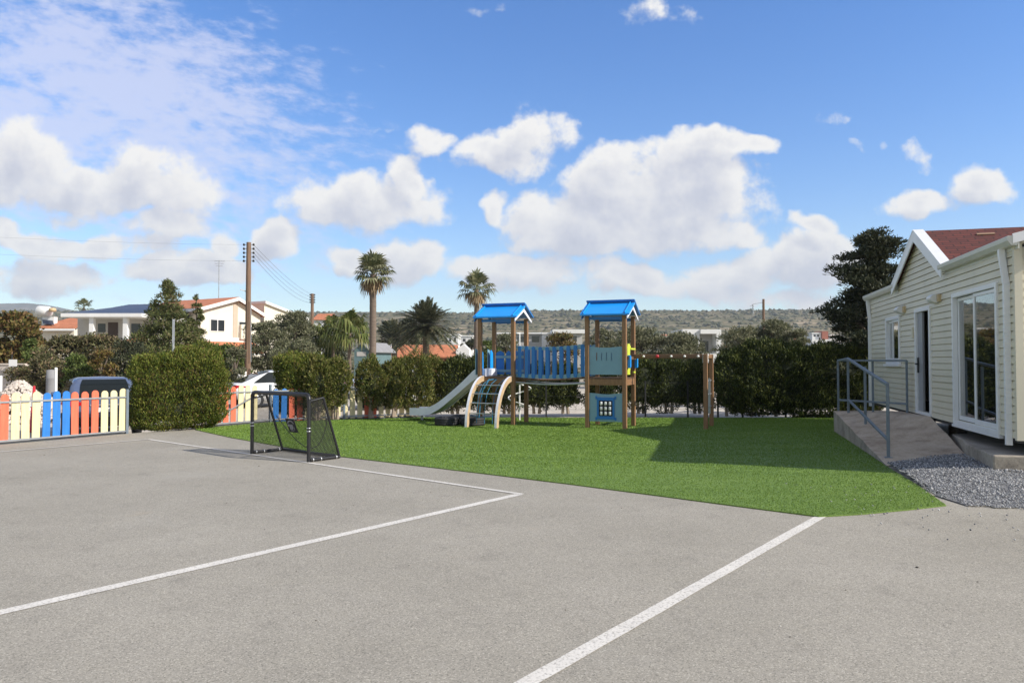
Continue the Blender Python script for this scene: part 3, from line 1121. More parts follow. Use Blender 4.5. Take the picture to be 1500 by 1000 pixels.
# gutters (half-square section) with end caps, fascia
for (ua, ub) in ((-.14, 3.02), (6.36, ULEN + .16)):
    prof = [(-.02, .0), (-.02, .11), (-.035, .115), (-.13, .115), (-.145, .105), (-.14, .05), (-.10, -.01), (-.03, -.015)]
    z0 = EAVE - .05
    mb = MB()
    mb.prism([H(ua, w, z0 + z) for w, z in prof], HU * (ub - ua))
    mb.box(H(ua, -.018, z0 - .06), HU * (ub - ua), HW * .016, ZV * .1)
    mb.obj('gutter', M['gutter'], house)
for u0, off in ((.26, -.0), (ULEN - .15, 0)):
    mb = MB()
    mb.bar(H(u0 + .02, -.075, EAVE - .06), H(u0 + .02, -.075, EAVE - .14), .075, .06, up=HU)
    mb.bar(H(u0 + .02, -.078, EAVE - .13), H(u0 - .06, -.05, EAVE - .56), .073, .058, up=HU)
    mb.bar(H(u0 - .06, -.05, EAVE - .55), H(u0 - .06, -.05, FLOOR - .10), .075, .06, up=HU)
    mb.obj('downpipe', M['trim'], house)
# corner trim
mb = MB()
mb.box(H(-.028, -.028, FLOOR - .02), HU * .07, HW * .025, ZV * (EAVE - FLOOR))
mb.box(H(-.028, -.003, FLOOR - .02), HU * .025, HW * .07, ZV * (EAVE - FLOOR))
mb.obj('corner_trim', M['sid'], house)
# lamp box on the end wall
mb = MB(); mb.box(H(-.15, .12, 2.95), HU * .13, HW * .16, ZV * .17); mb.box(H(-.17, .10, 3.12), HU * .16, HW * .2, ZV * .02)
mb.obj('alarm_box', M['trim'], house, bevel=.008)


def frame_ring(mb, u0, u1, z0, z1, t, w0, w1, tb=None):
    tb = t if tb is None else tb
    d = HW * (w1 - w0)
    mb.box(H(u0, w0, z0), HU * t, d, ZV * (z1 - z0))
    mb.box(H(u1 - t, w0, z0), HU * t, d, ZV * (z1 - z0))
    mb.box(H(u0 + t, w0, z0), HU * (u1 - u0 - 2 * t), d, ZV * tb)
    mb.box(H(u0 + t, w0, z1 - t), HU * (u1 - u0 - 2 * t), d, ZV * t)


# sliding glass door: outer architrave, two leaves
sd = MB(); frame_ring(sd, .60, 2.62, .54, 2.72, .07, -.045, .03)
sd_o = sd.obj('sliding_door', M['trim'], house, bevel=.006)
mb = MB(); mb.box(H(.56, -.05, .50), HU * 2.1, HW * .06, ZV * .04); mb.obj('sill', M['trim'], sd_o)
for (ua, ub, w) in ((.68, 1.64, .0), (1.58, 2.54, .045)):
    mb = MB(); frame_ring(mb, ua, ub, .62, 2.64, .055, w - .018, w + .018, .07)
    mb.obj('leaf_frame', M['trim'], sd_o, bevel=.004)
    mb = MB(); mb.box(H(ua + .05, w - .004, .68), HU * (ub - ua - .1), HW * .008, ZV * 1.91)
    mb.obj('pane', M['glass'], sd_o)
mb = MB()
for i in range(40):
    u0 = 2.05 + i * .012
    mb.box(H(u0, .20 + .03 * math.sin(i * 1.3), .68), HU * .012, HW * .006, ZV * 1.9)
mb.obj('curtain', M['curtain'], sd_o)

# entrance door, its leaf standing ajar inwards
dd = MB(); frame_ring(dd, 3.92, 4.97, .56, 2.62, .075, -.045, .03, .05)
d_o = dd.obj('entrance_door', M['trim'], house, bevel=.006)
mb = MB()
hg = H(4.895, -.005, .62)
ang = rad(0)
dl = (HU * -math.cos(ang) + HW * math.sin(ang))
dt = (HU * math.sin(ang) + HW * math.cos(ang))
mb.box(hg, HU * -.34, HW * .04, ZV * 1.93)
mb.obj('leaf', plain('grey_white_door', (.30, .31, .33), .4, .06, 3), d_o, bevel=.004)
mb = MB()
hc = hg + dl * .07 - dt * .02 + ZV * .88
mb.box(H(4.80, -.03, 1.36), HU * .055, HW * .03, ZV * .30)
mb.box(H(4.80, -.075, 1.52), HU * .03, HW * .05, ZV * .03)
mb.box(H(4.73, -.075, 1.52), HU * .10, HW * .02, ZV * .03)
mb.obj('handle', M['car_dark'], d_o, bevel=.004)
mb = MB(); mb.box(H(4.05, .03, .585), HU * .8, HW * .1, ZV * .03); mb.obj('threshold', M['silver'], d_o)

# casement window
wi = MB(); frame_ring(wi, 6.20, 7.48, 1.52, 2.58, .075, -.045, .03)
w_o = wi.obj('window', M['trim'], house, bevel=.006)
mb = MB(); mb.box(H(6.14, -.085, 1.47), HU * 1.4, HW * .09, ZV * .05); mb.obj('sill', M['trim'], w_o)
for (ua, ub, w) in ((6.28, 6.88, -.01), (6.83, 7.40, .03)):
    mb = MB(); frame_ring(mb, ua, ub, 1.60, 2.50, .05, w - .015, w + .015); mb.obj('leaf_frame', M['trim'], w_o)
    mb = MB(); mb.box(H(ua + .045, w - .003, 1.645), HU * (ub - ua - .09), HW * .006, ZV * .81); mb.obj('pane', M['glass'], w_o)
mb = MB()
for i in range(34):
    mb.box(H(6.95 + i * .012, .14 + .025 * math.sin(i * 1.4), 1.62), HU * .012, HW * .006, ZV * .87)
mb.obj('curtain', M['curtain'], w_o)

# two wall lamps: white half-round shade on a beige back box
for (u0, z) in ((3.42, 2.72), (5.86, 2.68)):
    mb = MB()
    mb.box(H(u0 - .14, -.06, z - .07), HU * .10, HW * .055, ZV * .13)
    lb = mb.obj('wall_lamp', M['beige'], house, bevel=.006)
    mb = MB()
    pts = [(-.012, -.09), (-.012, .09)] + [(-.012 - .15 * math.sin(math.pi * i / 10) , .09 * math.cos(math.pi * i / 10)) for i in range(1, 10)]
    mb.prism([H(u0 - .035, w, z + h) for w, h in pts], HU * .28)
    mb.obj('shade', M['white_paint'], lb, bevel=.01)
# small box by the door
mb = MB(); mb.box(H(5.05, -.06, 2.05), HU * .12, HW * .045, ZV * .22); mb.obj('meter_box', M['sid'], house, bevel=.006)
# piers under the chassis, and chassis beams
for u0 in (.8, 2.6, 4.6, 6.6, 8.6):
    for w0 in (.55, 3.0, 5.2):
        mb = MB()
        for kk in range(2):
            mb.box(H(u0, w0, .0 + kk * .2), HU * .4, HW * .2, ZV * .19)
        mb.obj('pier', M['grey_wall'], house)
for w0 in (.6, 4.6):
    mb = MB(); mb.box(H(.1, w0, .42), HU * (ULEN - .3), HW * .1, ZV * .07); mb.obj('chassis_beam', M['car_dark'], house)

# ------------------------------------------------------------------ slab, ramp, rails
mb = MB()
slab = [H(-.05, -.32, 0), H(1.45, -.20, 0), H(2.2, -.04, 0), H(3.05, .06, 0), H(3.3, .6, 0), H(3.3, 2.6, 0), H(-.05, 2.6, 0)]
mb.prism(slab, (0, 0, .33))
tag(mb.obj('concrete_slab', M['concrete'], loc=H(1, 0, 0), bevel=.02, seg=2), 'low concrete slab under the near corner of the mobile home', 'slab')

L1 = Vector((7.23, 16.65, .47)); L2 = Vector((8.3, 15.7, .50)); L3 = H(3.93, -.05, .565)
L2 = H(6.05, -.05, .52)
T1 = gp(1299, 683); T1.z = .012; T2 = H(1.62, -.12, .10)
mb = MB()
N = 14
top, bot = [], []
for i in range(N + 1):
    t = i / N
    for j in range(9):
        s = j / 8
        a = L1.lerp(T1, t); b_ = L3.lerp(T2, t)
        p = a.lerp(b_, s)
        p.z += .012 * math.sin(7 * p.x + 3 * p.y) * math.sin(math.pi * t)
        top.append(p)
ii = lambda i, j: i * 9 + j
mb.add(top, [(ii(i, j), ii(i + 1, j), ii(i + 1, j + 1), ii(i, j + 1)) for i in range(N) for j in range(8)], 1, smooth=True)
bt = lambda p: Vector((p.x, p.y, -.08))
for i in range(N):
    for j in (0, 8):
        p, q = top[ii(i, j)], top[ii(i + 1, j)]
        mb.add([p, bt(p), bt(q), q], [(0, 1, 2, 3)] if j == 0 else [(3, 2, 1, 0)])
for j in range(8):
    p, q = top[ii(N, j)], top[ii(N, j + 1)]
    mb.add([p, bt(p), bt(q), q], [(0, 1, 2, 3)])
# landing behind the ramp head
poly = [L1, L3, L2, Vector((8.15, 16.35, .5))]
mb.add(poly + [bt(p) for p in poly], [(3, 2, 6, 7), (0, 3, 7, 4), (2, 1, 5, 6)])
mb.add(poly, [(0, 1, 2, 3)], 1)
tag(mb.obj('concrete_ramp', [M['concrete'], M['ramp_top']], loc=T1), 'sloping concrete ramp climbing from the gravel to the entrance door', 'ramp')


def ramp_pt(t, s):
    return L1.lerp(T1, t).lerp(L3.lerp(T2, t), s)


rail = empty('handrail', ramp_pt(.5, .05), 'blue grey metal handrail with open bays along the concrete ramp', 'handrail')
tops = []
for px_, py_, ph_, t in ((1242, 606, 525, .09), (1267, 621, 545, .36), (1300, 666, 563, .90)):
    b0 = ramp_pt(t, .05)
    # height from the survey
    tp = at(px_, ph_, b0.y)
    b0 = Vector((tp.x, b0.y, b0.z))
    tops.append((b0, Vector((tp.x, b0.y, tp.z))))
dz = tops[1][1].z - (tops[0][1].z + (tops[2][1].z - tops[0][1].z) * (tops[0][1].y - tops[1][1].y) / (tops[0][1].y - tops[2][1].y))
tops[1] = (tops[1][0], tops[1][1] - ZV * dz)
for b0, tp in tops:
    mb = MB(); mb.bar(b0 - ZV * .02, tp - ZV * .02, .045, up=HU)
    mb.box(b0 - HU * .06 - HW * .06, HU * .12, HW * .12, ZV * .012)
    mb.obj('post', M['rail_blue'], rail, bevel=.006)
mb = MB(); mb.bar(tops[0][1], tops[2][1], .05); mb.obj('top_rail', M['rail_blue'], rail, bevel=.008)
mb = MB(); mb.bar(tops[0][0] + ZV * .32, tops[2][0] + ZV * .28, .042); mb.obj('bottom_rail', M['rail_blue'], rail, bevel=.006)
# back rail closing the landing
A = L1 + Vector((.08, -.06, 0)); B = at(1329, 603, 15.1); Cc = at(1279, 603, 15.85)
hgt = at(1228, 528, A.y).z
pts = [Vector((A.x, A.y, A.z)), Vector((Cc.x, Cc.y, .5)), Vector((B.x, B.y, .535))]
for p in pts:
    mb = MB(); mb.bar(p - ZV * .02, Vector((p.x, p.y, hgt)), .042, up=HU); mb.obj('post', M['rail_blue'], rail, bevel=.006)
for zz in (hgt, .5 + .22):
    mb = MB(); mb.bar(Vector((pts[0].x, pts[0].y, zz)), Vector((pts[2].x, pts[2].y, zz)), .042); mb.obj('back_rail', M['rail_blue'], rail, bevel=.006)
mb = MB(); mb.bar(Vector((pts[0].x, pts[0].y, hgt)), tops[0][1], .04); mb.obj('corner_rail', M['rail_blue'], rail, bevel=.006)

# ------------------------------------------------------------------ gravel bank
gp_poly = [gp(1299, 684), gp(1345, 712), gp(1386, 741.5), gp(1440, 744), gp(1500, 747), Vector((9.5, 7.6, 0)), Vector((12, 8.5, 0)), H(-.05, 3, 0), H(-.05, -.3, 0), H(1.4, -.22, 0), T2, T1]
gp_poly = [(p.x, p.y) for p in gp_poly]
e0 = gp(1386, 741)


def gravel_h(X, Y):
    # the bank rises towards the house
    w = (X - HN.x) * HW.x + (Y - HN.y) * HW.y
    d = np.clip((Y - 7.9) / 2.0, 0, 1)
    return .004 + .145 * d * smoothstep(-2.2, -.3, w) + .012 * snoise(np.stack([X, Y, 0 * X], -1), 1.5)


gx = np.linspace(5.0, 12, 60); gy = np.linspace(7.2, 12.5, 50)
GX, GY = np.meshgrid(gx, gy, indexing='ij')
ins = inside(gp_poly, GX.ravel(), GY.ravel()).reshape(GX.shape)
GZ = gravel_h(GX.ravel(), GY.ravel()).reshape(GX.shape) - .008
ii = np.arange(GX.size).reshape(GX.shape)
fc = []
for i in range(59):
    for j in range(49):
        if ins[i, j] and ins[i + 1, j] and ins[i, j + 1] and ins[i + 1, j + 1]:
            fc.append((ii[i, j], ii[i + 1, j], ii[i + 1, j + 1], ii[i, j + 1]))
tag(fast_mesh('gravel_bed', np.stack([GX, GY, GZ], -1).reshape(-1, 3), np.array(fc), plain('gravel_bed_grit', (.22, .22, .225), .95, .3, 40)), kind='structure')
n = 42000
X = rng.uniform(5.0, 10.5, n); Y = rng.uniform(7.3, 12.2, n)
kp = inside(gp_poly, X, Y)
# a few strays on the asphalt and on the turf
xs_, ys_ = rng.uniform(3.5, 8.5, 260), rng.uniform(6.6, 9.6, 260)
X = np.concatenate([X[kp], xs_]); Y = np.concatenate([Y[kp], ys_])
Z = np.where(inside(gp_poly, X, Y), gravel_h(X, Y), .010)
n = len(X)
sz = rng.uniform(.006, .0155, n)
oc2 = np.array([(1, 0, 0), (0, 1, 0), (-1, 0, 0), (0, -1, 0), (0, 0, 1), (0, 0, -1)], float)
V = oc2[None] * rng.uniform(.55, 1.3, (n, 6, 3)) * sz[:, None, None]
a = rng.uniform(0, 6.28, n); ca, sa_ = np.cos(a), np.sin(a)
V = np.stack([V[..., 0] * ca[:, None] - V[..., 1] * sa_[:, None], V[..., 0] * sa_[:, None] + V[..., 1] * ca[:, None], V[..., 2] * .8], -1)
V += np.stack([X, Y, Z + sz * .25 + rng.uniform(0, .006, n)], -1)[:, None]
Fc = (of[None] + 6 * np.arange(n)[:, None, None]).reshape(-1, 3)
tag(fast_mesh('gravel', V.reshape(-1, 3), Fc, M['gravel']), kind='stuff')
# crumbs and dry leaves scattered on the court
n = 300
X = rng.uniform(-8, 7, n); Y = rng.uniform(2.2, 14, n)
kp = ~inside(turf_poly, X, Y) & ~inside(gp_poly, X, Y)
X, Y = X[kp], Y[kp]; n = len(X)
sz = rng.uniform(.003, .010, n) * np.where(rng.uniform(size=n) < .06, 1.7, .8)
V = oc2[None] * rng.uniform(.5, 1.3, (n, 6, 3)) * sz[:, None, None] * np.array([1.2, 1, .6])
V += np.stack([X, Y, sz * .25], -1)[:, None]
Fc = (of[None] + 6 * np.arange(n)[:, None, None]).reshape(-1, 3)
crumb, nt, b = new_mat('leaf_crumbs')
g = node(nt, 'ShaderNodeNewGeometry')
nt.links.new(ramp(nt, g.outputs['Random Per Island'], [(0, (.03, .025, .02)), (.5, (.10, .08, .06)), (.75, (.35, .33, .30)), (1, (.6, .57, .53))]), b.inputs['Base Color'])
tag(fast_mesh('litter_crumbs', V.reshape(-1, 3), Fc, crumb), kind='stuff')
# ------------------------------------------------------------------ climbing frame
PO = Vector((.03, 18.3, 0))
PA = Vector((.927, -.375, 0)).normalized()
PB = Vector((-PA.y, PA.x, 0))
G0 = .014


def W(a, b, z):
    return PO + PA * a + PB * b + ZV * z


play = empty('climbing_frame', W(.95, .45, 0), 'wooden climbing frame with two blue roofed towers, slatted bridge, slide and climbing beam', 'climbing frame')


def panel_holes(mb, o, eu, ez, en, u0, u1, z0, z1, holes, th, mi=0):
    """flat board with rectangular holes cut through"""
    us = sorted({u0, u1} | {h[0] for h in holes} | {h[1] for h in holes})
    zs = sorted({z0, z1} | {h[2] for h in holes} | {h[3] for h in holes})
    nu, nz = len(us) - 1, len(zs) - 1

    def solid(i, j):
        if i < 0 or j < 0 or i >= nu or j >= nz: return False
        mu, mz = (us[i] + us[i + 1]) / 2, (zs[j] + zs[j + 1]) / 2
        return not any(h[0] < mu < h[1] and h[2] < mz < h[3] for h in holes)

    P = lambda u, z, n: Vector(o) + eu * u + ez * z + en * n
    for i in range(nu):
        for j in range(nz):
            if not solid(i, j): continue
            a, b, c, d = us[i], us[i + 1], zs[j], zs[j + 1]
            mb.add([P(a, c, 0), P(b, c, 0), P(b, d, 0), P(a, d, 0)], [(0, 1, 2, 3)], mi)
            mb.add([P(a, c, th), P(b, c, th), P(b, d, th), P(a, d, th)], [(3, 2, 1, 0)], mi)
            for (di, dj, q) in ((-1, 0, ((a, c), (a, d))), (1, 0, ((b, d), (b, c))), (0, -1, ((b, c), (a, c))), (0, 1, ((a, d), (b, d)))):
                if not solid(i + di, j + dj):
                    (p1, p2) = q
                    mb.add([P(*p1, 0), P(*p2, 0), P(*p2, th), P(*p1, th)], [(3, 2, 1, 0)], mi)


EAZ = 2.68
for a in (-.9, 0, 1.9, 2.8):
    for b in (0, .9):
        mb = MB(); mb.bar(W(a, b, 0), W(a, b, EAZ), .10, up=PA)
        mb.obj('post', M['wood'], play, bevel=.012)
# end posts of the climbing beam (lower)
EP = [Vector((4.50, 17.2, 0)), Vector((4.86, 18.05, 0))]
for p in EP:
    mb = MB(); mb.bar(p, p + ZV * 1.75, .10, up=PA); mb.obj('post', M['wood'], play, bevel=.012)
    mb = MB()
    for s in (-1, 1):
        mb.box(p + PA * (.052 if s > 0 else -.06) - PB * .03 + ZV * 1.55, PA * .008, PB * .06, ZV * .22)
    for z in (1.6, 1.72):
        mb.lathe(p + PA * .06 + ZV * z, [(.014, 0), (.014, .012), (.006, .018)], 8, axis=PA)
    mb.obj('bracket', M['white_paint'], play)
mb = MB(); d_ = (EP[1] - EP[0]).normalized(); mb.bar(EP[0] + d_ * .04 + ZV * 1.70, EP[1] - d_ * .04 + ZV * 1.70, .05, .09)
mb.obj('cross_beam', M['wood'], play, bevel=.008)
# climbing beam with round grips
bs, be = W(2.86, .62, 1.70), EP[0] + Vector((-.06, .02, 1.70))
mb = MB(); mb.bar(bs, be, .075, .10); mb.obj('climbing_beam', M['wood_dark'], play, bevel=.012)
bd = (be - bs).normalized(); bn = Vector((bd.y, -bd.x, 0))
bn = bn if bn.y < 0 else -bn
for i, t in enumerate((.16, .36, .56, .75, .94)):
    mb = MB(); c = bs.lerp(be, t) + bn * .038
    r = .042 if i == 1 else .030
    mb.lathe(c, [(r, 0), (r, .012), (r * .8, .03), (r * .3, .038), (0, .039)], 12, axis=bn)
    mb.obj('grip', M['red_plastic'] if i == 1 else M['white_paint'], play)
# metal step plate between the end posts
mb = MB()
c = (EP[0] + EP[1]) / 2 + ZV * .82
mb.bar(c + ZV * -.48, c + ZV * .36, .085, .014, up=PB)
for z in (.30, -.02, -.32):
    mb.tube([EP[0] + ZV * (.82 + z), EP[1] + ZV * (.82 + z)], .014, 8)
mb.obj('step_plate', M['steel'], play, bevel=.004)

# roofs
for a0, nm in ((-.9, 'roof'), (1.9, 'roof')):
    def R_(a, b, z): return W(a0 + a, b, z)
    ez, rz, hb = 2.70, 2.99, .60
    r_o = None
    for s in (0, 1):
        mb = MB()
        o1, o2 = -.14, 1.05
        if s == 0:
            pts = [(-.15, ez), (.45, rz), (.45, rz - .05), (-.15, ez - .045)]
        else:
            pts = [(1.05, ez), (.41, rz + .035), (.40, rz + .075), (.47, rz + .065), (1.07, ez + .04)]
        mb.prism([R_(o1, b, z) for b, z in pts], PA * (o2 - o1))
        if s == 0:
            # raised battens near both verges
            d = Vector((0, .60, rz - ez)); nrm = (PB * -(rz - ez) + ZV * .6).normalized()
            for aa in (-.07, .93):
                mb.box(R_(aa, -.15, ez) + nrm * .003, PA * .03, PB * .585 + ZV * (rz - ez) * .975, nrm * .028)
            r_o = mb.obj('roof', M['blue'], play, bevel=.008)
        else:
            mb.obj('rear_slope', M['blue_deep'], r_o, bevel=.008)
    for aa in (-.11, .98):
        mb = MB()
        for sg in (-1, 1):
            p0 = R_(aa, .45, rz - .055); p1 = R_(aa, .45 + sg * .58, ez - .075)
            mb.prism([p0, p1, p1 - ZV * .05, p0 - ZV * .10], PA * .025 if sg < 0 else PA * .023)
        mb.obj('gable_board', M['slide_grey'] if aa > 0 else M['blue_deep'], r_o)
    mb = MB()
    for b in (-.0, .9):
        mb.bar(R_(-.05, b, 2.60), R_(.95, b, 2.60), .045, .07)
    mb.obj('purlin', M['blue_deep'], r_o)

# platforms with timber edge beams
for a0 in (-.9, 1.9):
    mb = MB()
    for k in range(7):
        mb.box(W(a0 - .03, -.03 + k * .138, 1.17), PA * .96, PB * .13, ZV * .03)
    pf = mb.obj('platform', M['wood_dark'], play, bevel=.003)
    for q in range(4):
        mb = MB()
        if q == 0: mb.box(W(a0 + .05, -.035, 1.02), PA * .8, PB * .04, ZV * .145)
        if q == 1: mb.box(W(a0 + .05, .895, 1.02), PA * .8, PB * .04, ZV * .145)
        if q == 2: mb.box(W(a0 - .035, .05, 1.02), PA * .04, PB * .8, ZV * .145)
        if q == 3: mb.box(W(a0 + .895, .05, 1.02), PA * .04, PB * .8, ZV * .145)
        mb.obj('edge_beam', M['wood'], pf, bevel=.004)

# right tower panels
mb = MB()
holes = [(.22 + .12 * i, .245 + .12 * i, 1.60, 1.79 - .01 * (i % 2)) for i in range(4)]
panel_holes(mb, W(1.9, -.012, 0), PA, ZV, PB, .05, .85, 1.27, 1.905, holes, .018)
pts = [W(1.95, -.012, 1.905)] + [W(1.95 + .8 * i / 16, -.012, 1.915 + .014 * math.cos(6.28 * i / 16)) for i in range(17)] + [W(2.75, -.012, 1.905)]
mb.prism(pts, PB * .018)
mb.obj('upper_panel', M['teal'], play)
mb = MB()
panel_holes(mb, W(1.9, -.012, 0), PA, ZV, PB, .05, .85, .17, .81, [(.27, .63, .27, .69)], .018)
pts = [W(1.95, -.012, .81)] + [W(1.95 + .8 * i / 16, -.012, .822 + .014 * math.cos(6.28 * i / 16)) for i in range(17)] + [W(2.75, -.012, .81)]
mb.prism(pts, PB * .018)
lp = mb.obj('game_panel', M['teal'], play)
mb = MB()
panel_holes(mb, W(1.9, -.034, 0), PA, ZV, PB, .24, .66, .225, .735, [(.285, .615, .30, .66)], .02)
for (u, z) in ((.20, .20), (.20, .69), (.66, .20), (.66, .69)):
    mb.box(W(1.9 + u, -.033, z), PA * .045, PB * .018, ZV * .075)
mb.obj('frame', M['blue_deep'], lp, bevel=.01)
mb = MB()
mb.box(W(2.15, .016, .26), PA * .40, PB * .012, ZV * .44)
mb.obj('backing', M['car_dark'], lp)
for i in range(3):
    for j in range(3):
        mb = MB()
        c = W(1.9 + .345 + .105 * i, -.02, .365 + .115 * j)
        mb.lathe(c - ZV * .042, [(.024, 0), (.034, .01), (.034, .074), (.024, .084)], 10)
        mb.obj('game_block', M['white_paint'], lp)
# climb-through guard on the right face
mb = MB()
prof = []
for i in range(25):
    t = i / 24
    z = 1.27 + .68 * t
    prof.append((.24 - .05 * math.sin(t * 9.0) - .03 * t, z))
left = [(.10 + .0, 1.27), (.10, 1.95)]
mb.prism([W(2.83, b, z) for b, z in [(.08, 1.27)] + [(.42 + .06 * math.sin(4 + 9 * i / 24), 1.27 + .66 * i / 24) for i in range(25)] + [(.30, 2.0), (.14, 1.99), (.08, 1.9)]], PA * .018)
mb.prism([W(2.85, b, z) for b, z in [(.62, 1.30), (.86, 1.30), (.86, 1.34), (.62, 1.34)]], PA * .018)
mb.prism([W(2.85, b, z) for b, z in [(.40, 1.86), (.86, 1.86), (.86, 1.90), (.40, 1.90)]], PA * .018)
mb.obj('lime_guard', M['yellow_green'], play)
for b in (.10, .84):
    mb = MB()
    mb.prism([W(2.855, b - .03, 1.42), W(2.855, b + .06, 1.45), W(2.855, b + .06, 1.70), W(2.855, b - .03, 1.73)], PA * .07)
    mb.obj('guard_clip', M['blue'], play, bevel=.008)
mb = MB(); mb.bar(W(2.86, .06, 1.66), W(2.86, .86, 1.66), .05, .07); mb.obj('guard_bar', M['wood_dark'], play)
# plain rear guard
mb = MB(); mb.box(W(1.95, .90, 1.27), PA * .8, PB * .018, ZV * .62); mb.obj('rear_panel', M['teal'], play)

# left tower: slide entrance boards and rear boards
for (b0, b1, mt, nm) in ((.06, .22, 'blue', 'side_board'), (.68, .84, 'blue', 'side_board')):
    mb = MB()
    mb.prism([W(-.93, b, z) for b, z in [(b0, 1.24), (b1, 1.24), (b1 + .015, 1.5), (b1, 1.80), (b0 + .08, 1.87), (b0, 1.84)]], PA * .018)
    mb.obj(nm, M[mt], play)
for (b0, b1) in ((.0, .16), (.74, .9)):
    mb = MB()
    mb.prism([W(-1.02, b, z) for b, z in [(b0 - .03, 1.24), (b1, 1.24), (b1 + .02, 1.55), (b1 - .02, 1.86), (b0 - .03, 1.90)]], PA * .018)
    mb.obj('side_board', M['teal'], play)
for (a0, a1) in ((-.84, -.62), (-.56, -.42), (-.34, -.20), (-.14, -.05)):
    mb = MB()
    mb.prism([W(a, .89, z) for a, z in [(a0, 1.24), (a1, 1.24), (a1, 1.80), ((a0 + a1) / 2, 1.86), (a0, 1.80)]], PB * .02)
    mb.obj('rear_board', M['blue_deep'], play)
mb = MB(); mb.box(W(-.85, .865, 1.30), PA * .8, PB * .02, ZV * .07); mb.box(W(-.85, .865, 1.66), PA * .8, PB * .02, ZV * .07)
mb.obj('rear_rail', M['teal'], play)

# slide
prof = [(.08, 1.20), (-.10, 1.20), (-.25, 1.165), (-.42, 1.06), (-.7, .86), (-1.0, .645), (-1.3, .44), (-1.5, .325), (-1.68, .25), (-1.85, .215), (-2.05, .205), (-2.36, .20)]
# smooth the profile
def catmull(P, k=4):
    out = []
    for i in range(len(P) - 1):
        p0, p1, p2, p3 = P[max(i - 1, 0)], P[i], P[i + 1], P[min(i + 2, len(P) - 1)]
        for j in range(k):
            t = j / k
            out.append(tuple(.5 * (2 * p1[d] + (-p0[d] + p2[d]) * t + (2 * p0[d] - 5 * p1[d] + 4 * p2[d] - p3[d]) * t * t + (-p0[d] + 3 * p1[d] - 3 * p2[d] + p3[d]) * t ** 3) for d in range(len(p1))))
    out.append(P[-1])
    return out


pr = catmull([(a * .9, z) if a < 0 else (a, z) for a, z in prof])
mb = MB()
for s_ in range(len(pr) - 1):
    (a1, z1), (a2, z2) = pr[s_], pr[s_ + 1]
    q = [W(-.9 + a1, .20, z1), W(-.9 + a2, .20, z2), W(-.9 + a2, .70, z2), W(-.9 + a1, .70, z1)]
    mb.add(q + [p - ZV * .02 for p in q], [(0, 1, 2, 3), (7, 6, 5, 4)])
sl_o = mb.obj('slide', M['steel'], play)
for b in (.165, .70):
    mb = MB()
    for s_ in range(len(pr) - 1):
        (a1, z1), (a2, z2) = pr[s_], pr[s_ + 1]
        def hh(a):
            return .15 + .06 * math.exp(-((a + .15) / .3) ** 2)
        v = []
        for (a, z) in ((a1, z1), (a2, z2)):
            for bb in (b, b + .032):
                v.append(W(-.9 + a, bb, z - .045)); v.append(W(-.9 + a, bb, z + hh(a)))
        # order: [a1 b0 lo, a1 b0 hi, a1 b1 lo, a1 b1 hi, a2 ...]
        mb.add(v, [(0, 1, 5, 4), (2, 6, 7, 3), (1, 3, 7, 5), (0, 4, 6, 2)])
        if s_ == 0: mb.add(v, [(0, 2, 3, 1)])
        if s_ == len(pr) - 2: mb.add(v, [(4, 5, 7, 6)])
    mb.obj('side_cheek', M['slide_grey'], sl_o)
mb = MB(); mb.lathe(W(-.86, .45, 1.30), [(.20, 0), (.22, .02), (.2, .05)], 6, axis=PA)
mb = MB()
mb.bar(W(-2.8, .45, 0), W(-2.8, .45, .19), .06); mb.obj('slide_foot', M['steel'], sl_o)
mb = MB(); mb.prism([W(-.80, b, z) for b, z in [(.24, 1.20), (.62, 1.20), (.58, 1.40), (.28, 1.40)]], PA * .12)
mb.obj('slide_step', M['slide_grey'], sl_o, bevel=.03)

# climbing arches at the front of the left tower, bars and net between
ARC = []
for i in range(15):
    t = math.pi / 2 * i / 14
    ARC.append((-1.02 * math.sin(t) - .02, 1.22 * math.cos(t) + .0))
ARC = [(.02, 1.22)] + ARC
for a in (-.80, -.03):
    mb = MB(); mc = MB()
    for i in range(len(ARC) - 1):
        (b1, z1), (b2, z2) = ARC[i], ARC[i + 1]
        t1 = Vector((0, b2 - b1, z2 - z1))
        # inward normal in the (b, z) plane
        def inner(i):
            p = ARC[max(i - 1, 0)]; q = ARC[min(i + 1, len(ARC) - 1)]
            d = Vector((q[0] - p[0], q[1] - p[1])); d.normalize()
            return (-d.y * -1 * -1, d.x)
        def pt(i, dep, aa):
            n = inner(i)
            b_, z_ = ARC[i]
            nx, nz = (n[0], n[1])
            # keep the normal pointing to the arc's centre (b=0,z=0)
            if nx * (0 - b_) + nz * (0 - z_) < 0: nx, nz = -nx, -nz
            return W(a + aa, b_ + nx * dep, max(0, z_ + nz * dep))
        v = [pt(k, dep, aa) for k in (i, i + 1) for dep in (0, .13) for aa in (-.03, .03)]
        # k,dep,aa -> index k*4+dep*2+aa
        mb.add(v, [(0, 1, 5, 4), (2, 6, 7, 3)], 0)
        mb.add(v, [(0, 4, 6, 2)], 0)
        mb.add(v, [(1, 3, 7, 5)], 1)
        if i == 0: mb.add(v, [(0, 2, 3, 1)], 1)
    mb.obj('climbing_arch', [M['slide_grey'], M['wood_pale']], play)
for k, (b, z) in enumerate([(-.50, 1.0), (-.72, .80), (-.83, .58), (-.90, .34)]):
    mb = MB(); mb.tube([W(-.80, b, z), W(-.03, b, z)], .014, 8); mb.obj('climbing_bar', M['steel'], play)
mb = MB()
for a in (-.62, -.415, -.21):
    pts = [W(a, -.05, 1.14), W(a, -.4, 1.03), W(a, -.66, .8), W(a, -.78, .5), W(a + .0, -.82, .1)]
    mb.tube(pts, .008, 6)
